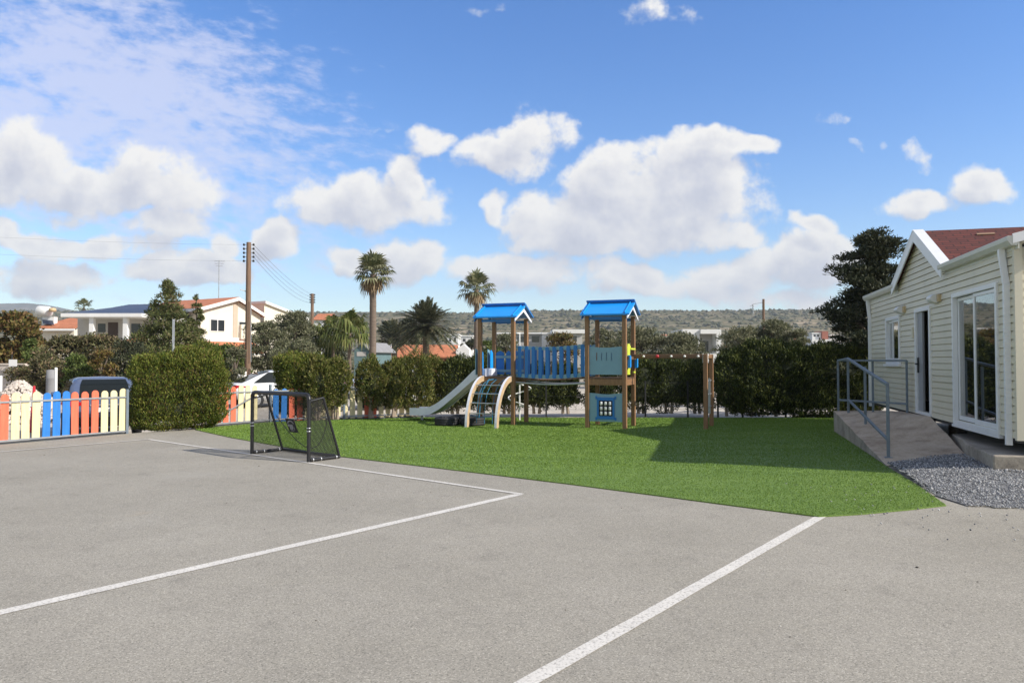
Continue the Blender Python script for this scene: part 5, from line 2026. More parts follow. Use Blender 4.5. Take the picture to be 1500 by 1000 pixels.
# centre and right
tree('shrub', 'yellow green shrub behind the slatted bridge, before the flat roofed villa', 822, 3.6, 487, 62, 'autumn', 5200, (.22, .09), zb=.3, clumps=44, cat='shrub')
tree('shrub', 'green shrub behind the left tower, before the far long building', 742, 3.2, 490, 64, 'olive', 4200, (.22, .09), zb=.3, clumps=40, cat='shrub')
tree('shrub', 'green shrub just right of the second fan palm', 715, 2.2, 500, 60, 'lush', 3000, (.22, .09), zb=.3, clumps=30, cat='shrub')
tree('olive_tree', 'olive tree seen inside the right tower above the teal panel', 884, 3.0, 482, 52, 'olive', 7000, (.2, .08), zb=.4, clumps=50, tr=.14)
tree('olive_tree', 'dense dark olive tree right of the right tower', 938, 3.6, 479, 45, 'olive', 10500, (.20, .07), zb=.5, clumps=64, tr=.15)
tree('olive_tree', 'dark olive tree in front of the white cube house', 1000, 3.4, 489, 44, 'olive', 9500, (.19, .07), zb=.4, clumps=60, tr=.15)
tree('olive_tree', 'grey olive tree right of the white cube house', 1085, 3.0, 480, 42, 'olive', 9500, (.18, .06), zb=.5, clumps=60, tr=.14)
tree('olive_tree', 'broad grey olive tree below the thin far pole', 1130, 3.6, 469, 44, 'olive', 12000, (.19, .06), zb=.5, clumps=70, tr=.15)
tree('olive_tree', 'small grey olive tree left of the red and white far house', 1170, 2.2, 483, 43, 'olive', 6000, (.18, .06), zb=.5, clumps=44, tr=.12)
tree('dark_conifer', 'large dark spreading conifer rising behind the mobile home', 1280, 3.8, 334, 20.9, 'dark_conifer', 34000, (.135, .038), 'spread', zb=.9, clumps=210, tr=.17, dens=.17, flat=.55)
tree('dark_conifer', 'second dark conifer mostly hidden behind the gable', 1350, 2.0, 339, 24.5, 'dark_conifer', 9000, (.15, .04), 'spread', zb=2.0, clumps=60, tr=.13, dens=.24, flat=.6)
tree('dark_conifer', 'low dark conifer filling the gap left of the large one', 1246, 1.7, 440, 22.6, 'dark_conifer', 9000, (.13, .036), 'round', zb=.9, clumps=50, tr=.08, dens=.24, flat=.6)


# ------------------------------------------------------------------ palms
def fan_palm(name, label, px, ytrunk, ytop, Y, n, rl, mat='palm_leaf', tr=.20, zg=-.1, skirt=True, lean=0.0, cat='palm tree', droopy=0.0, group=None):
    X = (px - 750) / F * Y
    zc = at(px, ytrunk, Y).z
    root = empty(name, (X, Y, zg), label, cat, group)
    mb = MB()
    k = 12
    pts = [Vector((X + lean * (i / k) ** 2, Y, zg - .3 + (zc - zg + .3) * i / k)) for i in range(k + 1)]
    mb.tube(pts, [tr * (1.35 - .35 * min(1, i / 3) - .12 * i / k) * (1 + .03 * (i % 2)) for i in range(k + 1)], 12)
    mb.obj('trunk', M['palm_bark'], root)
    hc = Vector((X + lean, Y, zc))

    def frond(dir_el, az, L_, dead):
        out_v, out_f = [], []
        d = Vector((math.cos(az) * math.cos(dir_el), math.sin(az) * math.cos(dir_el), math.sin(dir_el)))
        side = Vector((-math.sin(az), math.cos(az), 0))
        upv = side.cross(d) * -1
        pet = L_ * .48
        p1 = hc + d * pet * .5 + Vector((0, 0, .02)); p2 = hc + d * pet
        # petiole
        for a, b_, w0, w1 in ((hc, p1, .03, .025), (p1, p2, .025, .02)):
            q = len(out_v); out_v.extend([a - side * w0, a + side * w0, b_ + side * w1, b_ - side * w1]); out_f.append((q, q + 1, q + 2, q + 3))
        nb = 15
        for i in range(nb):
            th = (i / (nb - 1) - .5) * rad(230)
            bd_ = (d * math.cos(th) + side * math.sin(th)).normalized()
            Lb = L_ * .58 * (.75 + .25 * math.cos(th)) * R.uniform(.85, 1.1)
            m1 = p2 + bd_ * Lb * .55 + upv * .05 * L_ * math.cos(th)
            dr = Vector((0, 0, -1)) * Lb * (.28 if not dead else .55) * R.uniform(.7, 1.3) * (1 + droopy) * (.45 if dir_el > .55 else 1)
            tip = p2 + bd_ * Lb * .9 + dr
            ws = (bd_.cross(upv)).normalized() * Lb * .075
            q = len(out_v)
            out_v.extend([p2, m1 + ws, tip, m1 - ws]); out_f.append((q, q + 1, q + 2, q + 3))
        return out_v, out_f

    for nm, cnt, lo, hi, dead, mt in (('crown', n, -.55, 1.5, False, mat), ('dead_fronds', int(n * .35), -1.35, -.6, True, 'palm_dead')):
        if dead and not skirt: continue
        AV, AF = [], []
        for i in range(cnt):
            el = lo + (hi - lo) * ((i + .5) / cnt) ** (1.0 if not dead else 1)
            v, f = frond(el + R.uniform(-.12, .12), i * 2.399 + R.uniform(-.25, .25), rl * R.uniform(.85, 1.12) * (.8 if dead else 1), dead)
            k0 = len(AV); AV += v; AF += [tuple(j + k0 for j in t) for t in f]
        fast_mesh(nm, np.array([tuple(p) for p in AV]), np.array(AF), M[mt], root)
    return root


fan_palm('fan_palm', 'tall fan palm with long bare trunk left of the orange tiled roof', 546, 402, 362, 43, 40, 1.42, tr=.21)
fan_palm('fan_palm', 'slimmer fan palm right behind the left tower roof', 698, 424, 404, 50, 32, 1.45, tr=.18)
fan_palm('small_palm', 'drooping light green palm left of the tall fan palm trunk', 512, 488, 468, 50, 30, 1.9, mat='droop_leaf', tr=.14, skirt=False, droopy=1.6)
fan_palm('small_palm', 'drooping light green palm next to the far utility pole', 488, 492, 470, 53, 26, 1.8, mat='droop_leaf', tr=.14, skirt=False, droopy=1.6)
fan_palm('small_palm', 'small palm top peeping over the dark blue roof', 122, 450, 446, 95, 14, 1.5, tr=.12, skirt=False)


def date_palm(name, label, px, ytop, ybase, Y, w, n=54, zg=-.1):
    X = (px - 750) / F * Y
    zc = at(px, ybase, Y).z
    zt = at(px, ytop, Y).z
    Lf = (zt - zc) * 1.02
    root = empty(name, (X, Y, zg), label, 'palm tree')
    mb = MB()
    mb.tube([Vector((X, Y, zg - .3)), Vector((X, Y, zc * .5)), Vector((X, Y, zc))], [0.34, .30, .33], 12)
    mb.obj('trunk', M['palm_bark'], root)
    AV, AF = [], []
    for i in range(n):
        el = -.62 + 2.1 * ((i + .5) / n)
        az = i * 2.399 + R.uniform(-.3, .3)
        d = Vector((math.cos(az) * math.cos(el), math.sin(az) * math.cos(el), math.sin(el)))
        side = Vector((-math.sin(az), math.cos(az), 0))
        L_ = Lf * R.uniform(.85, 1.08) * (1.32 if el < .75 else 1.0)
        ns = 16
        pp = []
        for s in range(ns + 1):
            t = s / ns
            pp.append(Vector((X, Y, zc)) + d * L_ * t + Vector((0, 0, -1)) * L_ * .28 * t * t * math.cos(el))
        for s in range(ns):
            q = len(AV); w0 = .03 * (1 - s / ns) + .008
            AV += [pp[s] - side * w0, pp[s] + side * w0, pp[s + 1] + side * w0 * .9, pp[s + 1] - side * w0 * .9]; AF.append((q, q + 1, q + 2, q + 3))
        for s in range(2, ns + 1):
            t = s / ns
            ld = .26 * L_ * (math.sin(math.pi * min(1, .15 + t * .8)) ** .6)
            tg = (pp[s] - pp[s - 1]).normalized()
            for sg in (-1, 1):
                for sub in (0, .5):
                    o = pp[s].lerp(pp[s - 1], sub)
                    v = (tg * .75 + side * sg * .62 + Vector((0, 0, R.uniform(-.12, .22)))).normalized()
                    tip = o + v * ld * R.uniform(.8, 1.1)
                    m1 = o.lerp(tip, .5); ws = v.cross(Vector((0, 0, 1))).normalized() * .030 * L_ * .5
                    q = len(AV); AV += [o, m1 + ws, tip, m1 - ws]; AF.append((q, q + 1, q + 2, q + 3))
    fast_mesh('crown', np.array([tuple(p) for p in AV]), np.array(AF), M['date_leaf'], root)
    return root


date_palm('date_palm', 'bushy date palm with arching fronds between the two fan palms', 624, 437, 475, 70, 4, n=150)
date_palm('date_palm', 'lower date palm behind the tall fan palm trunk', 578, 466, 494, 84, 4, n=70)


# ------------------------------------------------------------------ houses
def face(mb, P):
    mb.add(P, [tuple(range(len(P)))])


def house_a():
    C0 = Vector((-27.4, 65, 0)); g = Vector((.5, .866, 0)).normalized(); s = Vector((-.866, .5, 0)); o = Vector((.866, -.5, 0))
    Q = lambda u, v, z: C0 + g * u + s * v + ZV * z
    root = empty('white_house', Q(3, 4, 0), 'large white gabled house with orange tiled roof behind the conifer', 'house')
    ze, za, ua, uw = 6.25, 7.3, 3.7, 6.6
    zr = ze - .35
    mb = MB()
    mb.prism([Q(0, 0, -.5), Q(uw, 0, -.5), Q(uw, 0, zr), Q(ua, 0, za - .1), Q(0, 0, ze - .1)], s * 9.2)
    mb.obj('wall', M['cream_wall'], root)
    mb = MB()
    for (u1, z1, u2, z2) in ((-.55, ze - .2, ua, za), (ua, za, uw + .45, zr - .12)):
        mb.prism([Q(u1, -.45, z1), Q(u2, -.45, z2), Q(u2, -.45, z2 + .16), Q(u1, -.45, z1 + .16)], s * 10)
    mb.obj('roof', M['tile'], root)
    mb = MB()
    for (u1, z1, u2, z2) in ((-.6, ze - .22, ua, za - .02), (ua, za - .02, uw + .5, zr - .14)):
        mb.prism([Q(u1, -.52, z1 - .16), Q(u2, -.52, z2 - .16), Q(u2, -.52, z2 + .14), Q(u1, -.52, z1 + .14)], s * .06)
    mb.prism([Q(-.6, -.5, ze - .36), Q(-.6, 9.6, ze - .36), Q(-.6, 9.6, ze - .10), Q(-.6, -.5, ze - .10)], g * .06)
    mb.obj('bargeboard', M['white_wall'], root)
    mb = MB(); mb.box(Q(3.45, -.04, 3.6), g * .5, s * .03, ZV * 3.4); mb.obj('pilaster', plain('tan_render', (.55, .44, .34), .8, .06, 1), root)
    for (p0, p1, y0, y1, split) in ((308, 327.6, 468.5, 484.5, True), (349.6, 358.5, 471.5, 487, False)):
        def u_of(px):
            t = (px - 750) / F
            return (t * C0.y - C0.x) / (g.x - t * g.y)
        u0, u1 = u_of(p0), u_of(p1)
        pm = Q((u0 + u1) / 2, 0, 0)
        zt_, zb_ = at((p0 + p1) / 2, y0, pm.y).z, at((p0 + p1) / 2, y1, pm.y).z
        mb = MB(); mb.box(Q(u0 - .06, -.05, zb_ - .06), g * (u1 - u0 + .12), s * .04, ZV * (zt_ - zb_ + .12)); w = mb.obj('window', M['white_wall'], root)
        parts = [(u0, (u0 + u1) / 2 - .05), ((u0 + u1) / 2 + .05, u1)] if split else [(u0, u1)]
        for a, b in parts:
            mb = MB(); mb.box(Q(a, -.075, zb_), g * (b - a), s * .02, ZV * (zt_ - zb_)); mb.obj('pane', M['window_dark'], w)
    mb = MB(); mb.box(Q(4.1, -.35, 3.6), g * 1.4, s * .3, ZV * 1.35); mb.obj('balcony_panel', M['cream_wall'], root)
    mb = MB(); mb.box(Q(-.1, -.08, 3.25), g * (uw + .1), s * .06, ZV * .45); mb.obj('band_course', M['white_wall'], root)
    mb = MB(); mb.prism([Q(-.9, -.1, 3.2), Q(uw - .9, -.1, 3.2), Q(uw - .9, -1.9, 2.25), Q(-.9, -1.9, 2.25)], ZV * .12); mb.obj('lean_to_roof', M['tile'], root)
    mb = MB(); mb.box(Q(-.9, -1.95, 2.1), g * uw, s * .06, ZV * .16); mb.obj('lean_to_fascia', M['white_wall'], root)
    # right-hand wing with a falling roof line
    C1 = Q(7.6, .6, 0)
    K = lambda u, v, z: C1 + g * u + s * v + ZV * z
    mb = MB()
    mb.prism([K(0, 0, -.5), K(5.2, 0, -.5), K(5.2, 0, 5.9), K(0, 0, 7.15)], s * 6)
    mb.obj('wing_wall', M['cream_wall'], root)
    mb = MB(); mb.prism([K(-.1, -.3, 7.15), K(5.6, -.3, 5.78), K(5.6, -.3, 6.02), K(-.1, -.3, 7.39)], s * 7); mb.obj('wing_roof', M['white_wall'], root)
    # rooftop mast
    mt = at(321, 381, 70)
    mb = MB(); mb.tube([Vector((mt.x, 70, 6)), mt], .035, 6)
    for k in range(3): mb.tube([mt + Vector((-.5 + .1 * k, 0, -.1 - .22 * k)), mt + Vector((.5 - .1 * k, .1, -.1 - .22 * k))], .02, 5)
    mb.obj('aerial_mast', M['steel'], root)
    return root


house_a()


def block(name, label, px0, px1, ytop, Y, depth, wall, wins=(), cat='house', zg=-.5, roof=None, rmat='white_wall', over=.3, rt=.35, win_mat='window_dark', yaw=0, group=None, more=None):
    """box house: the near face spans two photo columns at distance Y; windows likewise"""
    x0, x1 = (px0 - 750) / F * Y, (px1 - 750) / F * Y
    zt = at((px0 + px1) / 2, ytop, Y).z
    cx_ = (x0 + x1) / 2
    root = empty(name, (cx_, Y + depth / 2, zg), label, cat, group)
    mb = MB(); mb.box((x0, Y, zg), (x1 - x0, 0, 0), (0, depth, 0), (0, 0, zt - zg - (rt if roof == 'flat' else 0)))
    mb.obj('wall', M[wall], root)
    if roof == 'flat':
        mb = MB(); mb.box((x0 - over, Y - over, zt - rt), (x1 - x0 + 2 * over, 0, 0), (0, depth + 2 * over, 0), (0, 0, rt)); mb.obj('roof', M[rmat], root)
    elif roof == 'gable':      # ridge across the view
        h = more
        mb = MB()
        mb.prism([(x0 - over, Y - over, zt - .05), (x0 - over, Y + depth / 2, zt + h), (x0 - over, Y + depth + over, zt - .05), (x0 - over, Y + depth / 2, zt + h - .25)], (x1 - x0 + 2 * over, 0, 0))
        mb.obj('roof', M[rmat], root)
    for (a, b, c, d) in wins:
        xa, xb = (a - 750) / F * Y, (b - 750) / F * Y
        za, zb_ = at((a + b) / 2, c, Y).z, at((a + b) / 2, d, Y).z
        mb = MB(); mb.box((xa, Y - .03, zb_), (xb - xa, 0, 0), (0, .024, 0), (0, 0, za - zb_)); mb.obj('window', M[win_mat], root)
    return root


# dark roofed house with a columned porch
hb_ = block('porch_house', 'grey house with dark blue roof and white columned porch at the left', 113, 206, 463, 60, 8, 'grey_wall', wins=[(143, 154, 474, 486.5), (192, 205, 474, 496)])
Yp = 57.2
x0, x1 = (88 - 750) / F * Yp, (207 - 750) / F * Yp
zf = at(150, 464, Yp).z
mb = MB(); mb.box((x0, Yp, zf), (x1 - x0, 0, 0), (0, 11, 0), (0, 0, .28)); mb.obj('fascia', M['white_wall'], hb_)
mb = MB()
mb.add([(x0 + .1, Yp + .1, zf + .285), (x1, Yp + .1, zf + .285), (x1, Yp + 5, zf + 1.32), (x0 + 1.6, Yp + 5, zf + 1.12), (x0 + .1, Yp + 11, zf + .285), (x1, Yp + 11, zf + .285)], [(0, 1, 2, 3), (0, 3, 4), (3, 2, 5, 4), (1, 5, 2)])
mb.obj('roof', M['roof_navy'], hb_)
mb = MB(); xx = (170 - 750) / F * 62; mb.add([(xx, 60, zf + .8), ((209 - 750) / F * 60, 60, zf + .8), ((209 - 750) / F * 60, 63, zf + 1.45), ((188 - 750) / F * 63, 63, zf + 1.4)], [(0, 1, 2, 3)])
mb.obj('upper_roof', M['roof_navy'], hb_)
for px in (134, 183.5):
    xx = (px - 750) / F * (Yp + .4)
    mb = MB(); mb.box((xx - .17, Yp + .3, -.5), (.34, 0, 0), (0, .34, 0), (0, 0, zf + .5)); mb.obj('column', M['white_wall'], hb_)
xa, xb = (158 - 750) / F * 60, (172.5 - 750) / F * 60
mb = MB(); mb.box((xa, 59.96, 3.2), (xb - xa, 0, 0), (0, .03, 0), (0, 0, at(165, 472, 60).z - 3.2)); mb.obj('door', M['door_brown'], hb_)
# low tiled roof in front of it
lt = empty('garden_shed', at(168, 500, 52), 'low orange tiled outbuilding in front of the porch house', 'shed')
x0, x1 = (148 - 750) / F * 52, (206 - 750) / F * 52
mb = MB(); mb.prism([(x0, 51, 2.55), (x1, 51, 2.7), (x1, 54, 3.35), (x0 + 1.4, 54, 3.1)], (0, 0, .12)); mb.obj('roof', M['tile'], lt)
mb = MB(); mb.box((x0 + .3, 51.3, -.5), (x1 - x0 - .5, 0, 0), (0, 2.4, 0), (0, 0, 3.0)); mb.obj('wall', M['cream_wall'], lt)

# far-left red roofed house with its solar water tank
rh = block('red_roofed_house', 'cream house with red tiled roof and white solar water tank at the far left', 55, 108, 480, 75, 9, 'cream_wall')
x0, x1 = (52 - 750) / F * 74.5, (110 - 750) / F * 74.5
zt = at(80, 480, 74.5).z
mb = MB(); mb.prism([(x0, 74.4, zt - .1), (x1, 74.4, zt - .1), (x1 - .6, 79, zt + 1.1), (x0 + .6, 79, zt + 1.1)], (0, 0, .14)); mb.obj('roof', M['tile'], rh)
mb = MB(); mb.box((x0, 74.3, zt - .3), (x1 - x0, 0, 0), (0, .1, 0), (0, 0, .22)); mb.obj('fascia', M['white_wall'], rh)
a, b = at(54, 455, 76), at(76, 457, 76)
mb = MB(); mb.lathe(a, [(0, 0), (.40, .05), (.55, .2), (.55, (b - a).length * .78), (.4, (b - a).length * .95), (0, (b - a).length)], 14, axis=(b - a)); sh_ = mb.obj('water_tank', M['white_paint'], rh)
mb = MB(); c = at(77, 457, 75.5); mb.lathe(c, [(0, 0), (.3, .05), (.36, .2), (.3, .4), (0, .45)], 12); mb.obj('tank_float', M['beige'], rh)
mb = MB(); mb.box(at(62, 464, 76), (1.2, 0, 0), (0, .6, 0), (0, 0, -1.2)); mb.obj('tank_stand', M['white_wall'], rh)
mb = MB(); mb.prism([at(63, 474, 75), at(79, 476, 75), at(76, 467, 76.5), at(61, 466, 76.5)], (0, .02, .05)); mb.obj('solar_panel', M['roof_navy'], rh)

# orange roofed long house, centre
oh = empty('long_house', at(615, 520, 92), 'long low house with orange tiled roof and white gable behind the cypress row', 'house')
Yh = 90
x0, x1 = (556 - 750) / F * Yh, (668 - 750) / F * Yh
x2 = (687 - 750) / F * Yh
zr, ze = at(610, 506.5, 93).z, at(610, 524, 90).z
mb = MB(); mb.prism([(x0 + 1.2, 93, zr), (x1, 93, zr), (x1, 89.6, ze), (x0 - .2, 89.6, ze)], (0, 0, .14)); mb.prism([(x0 + 1.2, 93.01, zr), (x1, 93.01, zr), (x1, 96.4, ze), (x0, 96.4, ze)], (0, 0, .14)); mb.obj('roof', M['tile'], oh)
mb = MB(); mb.box((x0 + .5, 90, -.5), (x1 - x0 - .5, 0, 0), (0, 6, 0), (0, 0, ze + .45)); mb.obj('wall', M['red_wall'], oh)
mb = MB(); d = Vector((.62, .78, 0))
zg_ = at(676, 504, 91).z
mb.prism([(x1 - .02, 90.2, -.5), (x2, 90.2, -.5), (x2, 90.2, at(685, 512, 90).z), ((x1 + x2) / 2 + .1, 90.2, zg_), (x1 - .02, 90.2, at(667, 512, 90).z)], (0, 6, 0)); mb.obj('gable_wall', M['white_wall'], oh)
mb = MB(); mb.prism([(x0 + 1.1, 92.9, zr + .18), (x0 + 1.4, 92.9, zr + .18), (x0, 89.5, ze + .18), (x0 - .35, 89.5, ze + .18)], (0, 0, .12)); mb.obj('verge', M['white_wall'], oh)
# teal hut
th_ = empty('teal_hut', at(540, 515, 62), 'dusty teal hut with grey gable roof at the foot of the tall fan palm', 'hut')
Yh = 60
x0, x1, xm = (519 - 750) / F * Yh, (540 - 750) / F * Yh, (530 - 750) / F * Yh
zp, zs = at(531, 503, Yh).z, at(520, 512.5, Yh).z
mb = MB(); mb.prism([(x0, Yh, -.4), (x1, Yh, -.4), (x1, Yh, zs), (xm, Yh, zp), (x0, Yh, zs)], (1.2, 4, 0)); mb.obj('wall', M['teal_wall'], th_)
mb = MB()
for (xa, za, xb, zb_) in ((x0 - .2, zs - .12, xm, zp + .03), (xm, zp + .03, x1 + .25, zs - .2)):
    mb.prism([(xa, Yh - .2, za), (xb, Yh - .2, zb_), (xb, Yh - .2, zb_ + .09), (xa, Yh - .2, za + .09)], (1.3, 4.4, 0))
mb.obj('roof', M['roof_grey'], th_)
mb = MB(); mb.box((x0 + .2, Yh - .03, zs - .5), ((x1 - x0) - .4, 0, 0), (0, .02, 0), (0, 0, .35)); mb.obj('window', M['grey_wall'], th_)

# pale buildings further off
block('far_house', 'small white far house just left of the second fan palm', 655, 671, 489, 210, 12, 'white_wall', wins=[(658, 661, 494, 500), (665, 668, 494, 500)], roof='flat', zg=0)
block('far_house', 'low white far house behind the left tower slide side', 674, 692, 491, 230, 10, 'white_wall', wins=[(678, 682, 496, 500)], roof='flat', zg=0)
block('long_building', 'long grey far building with white eaves seen through the left tower', 731, 800, 487, 185, 14, 'grey_wall', wins=[(742, 752, 492, 500), (758, 775, 493, 501), (779, 790, 492, 501)], roof='flat', zg=0, over=.8)
block('white_villa', 'white flat roofed far villa above the right half of the bridge', 813, 853, 482.5, 170, 10, 'grey_wall', wins=[(822, 829, 493, 500), (839, 845, 492, 500)], roof='flat', zg=0, over=.6, rt=.9)
block('white_wall_house', 'small bright far house between the long building and the villa', 795, 812, 487, 178, 8, 'white_wall', wins=[(800, 803, 492, 498)], roof='flat', zg=0)
wc = block('cube_house', 'white modern cube house with recessed dark balcony right of the right tower', 1000, 1025, 482, 120, 9, 'white_wall', roof='flat', zg=0, over=0, wins=[(1003, 1008, 494, 502)])
x0, x1 = (1025 - 750) / F * 120, (1055 - 750) / F * 120
zt = at(1040, 482.5, 120).z
mb = MB()
mb.box((x0 + .02, 119.4, zt - .7), (x1 - x0, 0, 0), (0, 9, 0), (0, 0, .7))
mb.box((x1 - .75, 119.4, 0), (.75, 0, 0), (0, 9, 0), (0, 0, zt - .7))
mb.box((x0 + .02, 119.4, 0), (x1 - x0 - .75, 0, 0), (0, 9, 0), (0, 0, zt - 3.9))
mb.obj('balcony_frame', M['white_wall'], wc)
mb = MB(); mb.box((x0 + .02, 122, zt - 3.9), (x1 - x0 - .75, 0, 0), (0, 6, 0), (0, 0, 3.2)); mb.obj('recess', M['grey_wall'], wc)
mb = MB(); mb.box((x0 + .8, 121.95, zt - 3.8), (x1 - x0 - 2.2, 0, 0), (0, .04, 0), (0, 0, 2.0)); mb.obj('window', M['window_dark'], wc)
rw = block('red_white_house', 'white and terracotta far house left of the large dark conifer', 1190, 1203, 487, 300, 8, 'white_wall', roof='flat', zg=1, wins=[(1192, 1195, 490, 493), (1197, 1200, 490, 493)])
x0, x1 = (1203 - 750) / F * 300, (1212 - 750) / F * 300
mb = MB(); mb.box((x0, 299, 1), (x1 - x0, 0, 0), (0, 8, 0), (0, 0, at(1207, 485, 300).z - 1)); mb.obj('terracotta_wall', M['red_wall'], rw)
mb = MB(); mb.box(((1188 - 750) / F * 298, 297, 1), (10, 0, 0), (0, 2, 0), (0, 0, at(1200, 497, 298).z - 1)); mb.obj('terrace_wall', M['white_wall'], rw)
block('far_house', 'tiny white far house right beside the terracotta one', 1216, 1232, 490, 310, 8, 'white_wall', roof='flat', zg=1)
far_bits = [(976, 474, 700, 'tiny pale house on the hillside above the cube house'), (1003, 471, 760, 'tiny pale house on the terraces left of the bare slope'), (1075, 489, 420, 'tiny white house low on the hill between the olive trees'),
            (735, 478, 640, 'tiny pale house on the hillside behind the left tower'), (825, 474, 720, 'tiny pale house on the hillside above the flat roofed villa'), (1168, 474, 650, 'tiny pale house on the hillside below the far pole'), (918, 488, 330, 'tiny white house beside the right tower post')]
for (px, y, Y, lab) in far_bits:
    w = R.uniform(6, 9); X = (px - 750) / F * Y
    zt = at(px, y, Y).z; zg = float(ground_h(X, Y)) - 1
    r_ = empty('hillside_house', (X, Y, zg), lab, 'house', 'houses dotted on the far hillside')
    zt = max(zt, zg + 4)
    mb = MB(); mb.box((X - w / 2, Y, zg), (w, 0, 0), (0, 7, 0), (0, 0, min(zt - zg, 6.5))); mb.obj('wall', M['cream_wall'], r_)
    mb = MB(); mb.prism([(X - w / 2 - .4, Y - .4, zg + min(zt - zg, 6.5)), (X + w / 2 + .4, Y - .4, zg + min(zt - zg, 6.5)), (X + w / 2 + .4, Y + 3.5, zg + min(zt - zg, 6.5) + 1.3), (X - w / 2 - .4, Y + 3.5, zg + min(zt - zg, 6.5) + 1.3)], (0, 0, .25)); mb.obj('roof', M['tile'], r_)
block('far_house', 'white walled far house with orange roof behind the far utility pole', 459, 478, 468, 120, 8, 'white_wall', roof='gable', rmat='tile', more=1.2, zg=0)

# ------------------------------------------------------------------ poles, wires, sign
def pole(name, label, px, ytop, Y, dia, zg=-.3):
    X = (px - 750) / F * Y
    zt = at(px, ytop, Y).z
    r_ = empty(name, (X, Y, zg), label, 'utility pole', 'wooden utility poles')
    mb = MB(); mb.tube([Vector((X, Y, zg - .5)), Vector((X, Y, (zt + zg) / 2)), Vector((X, Y, zt))], [dia * .6, dia * .52, dia * .44], 12); mb.obj('shaft', M['pole_wood'], r_)
    return r_, X, zt


p1, X1, z1_ = pole('utility_pole', 'near brown utility pole with insulators standing before the white gabled house', 363, 355, 38, .265)
for k in range(5):
    for s in (-1, 1):
        z = z1_ - .12 - k * .21
        mb = MB(); mb.tube([Vector((X1 + s * .10, 38, z)), Vector((X1 + s * .25, 38, z))], .015, 6)
        io = mb.obj('bracket', M['steel'], p1)
        mb = MB(); mb.lathe(Vector((X1 + s * .25, 38, z - .06)), [(.03, 0), (.055, .02), (.055, .09), (.03, .12)], 8); mb.obj('insulator', M['car_dark'], io)
mb = MB(); mb.bar(at(352, 424, 37.8), at(361, 427, 38), .05); mb.obj('stay_bracket', M['steel'], p1)
mb = MB(); mb.tube([at(367.5, 440, 37.85), at(367.5, 530, 37.85)], .02, 6); mb.obj('cable_pipe', M['steel'], p1)
p2, X2, z2_ = pole('utility_pole', 'far thin brown utility pole between olive trees and palm', 457, 430, 75, .34)
for k in range(4):
    mb = MB()
    for s in (-1, 1): mb.lathe(Vector((X2 + s * .22, 75, z2_ - .2 - k * .25)), [(.04, 0), (.07, .03), (.07, .12), (.04, .15)], 8)
    mb.obj('insulator', M['car_dark'], p2)
p3, X3, z3_ = pole('utility_pole', 'distant bare pole standing above the olive trees on the right', 1119, 438, 90, .32)
a = at(1103, 446, 90); mb = MB()
mb.tube([Vector((X3, 90, z3_ - .4)), a + Vector((0, 0, .05)), a - Vector((.35, 0, .25))], .03, 6)
mb.tube([a, a - Vector((0, 0, 1.3))], .05, 6)
for k in range(4): mb.lathe(a - Vector((0, 0, .25 + .28 * k)), [(.05, 0), (.11, .03), (.11, .1), (.05, .13)], 8)
mb.obj('crossarm', M['steel'], p3)


def wire(a, b, sag_, label, r=.010):
    a, b = Vector(a), Vector(b)
    mb = MB()
    mb.tube([a.lerp(b, i / 20) - ZV * sag_ * 4 * (i / 20) * (1 - i / 20) for i in range(21)], r, 4, cap=False)
    tag(mb.obj('overhead_wire', M['car_dark'], loc=a), label, 'wire', 'overhead wires on the utility poles')


for k, nm in enumerate(('topmost', 'second from the top', 'third from the top', 'lowest')):
    wire((X1 + .25, 38, z1_ - .12 - k * .21), (X2 + .2, 75, z2_ - .2 - k * .25), .35 + .1 * k, f'thin wire between the two wooden poles, {nm} of four')
wire((X1 - .25, 38, z1_ - .12), (X1 - 28, 27, z1_ + .4), .5, 'thin upper wire leaving the near pole to the left', .0025)
wire((X1 - .25, 38, z1_ - .96), (X1 - 28, 27, z1_ - .3), .5, 'thin lower wire leaving the near pole to the left', .0025)
# road sign seen from behind
sg = empty('road_sign', (at(254, 520, 24).x, 24, -.3), 'narrow grey road sign seen from the side above the clipped hedge', 'sign')
c = at(254, 488, 24)
mb = MB(); mb.tube([Vector((c.x, 24, -.4)), Vector((c.x, 24, c.z + .45))], .035, 10); mb.obj('post', M['steel'], sg)
mb = MB(); e = Vector((-.30, .95, 0)).normalized(); mb.cbox(c + ZV * .05 + Vector((.03, -.06, 0)), e, Vector((e.y, -e.x, 0)), ZV, .42, .02, .75); mb.obj('plate', M['steel'], sg, bevel=.008)
# white box at the pole foot
bx = empty('meter_cabinet', at(354, 541, 37), 'small white cabinet at the foot of the near utility pole', 'cabinet')
c = at(354, 541, 37)
mb = MB(); mb.box((c.x - .18, 36.9, -.4), (.36, 0, 0), (0, .3, 0), (0, 0, c.z + .3)); mb.obj('housing', M['white_wall'], bx, bevel=.01)
mb = MB(); mb.box((c.x - .15, 36.88, .3), (.3, 0, 0), (0, .015, 0), (0, 0, c.z - .4)); mb.obj('door', M['white_paint'], bx)

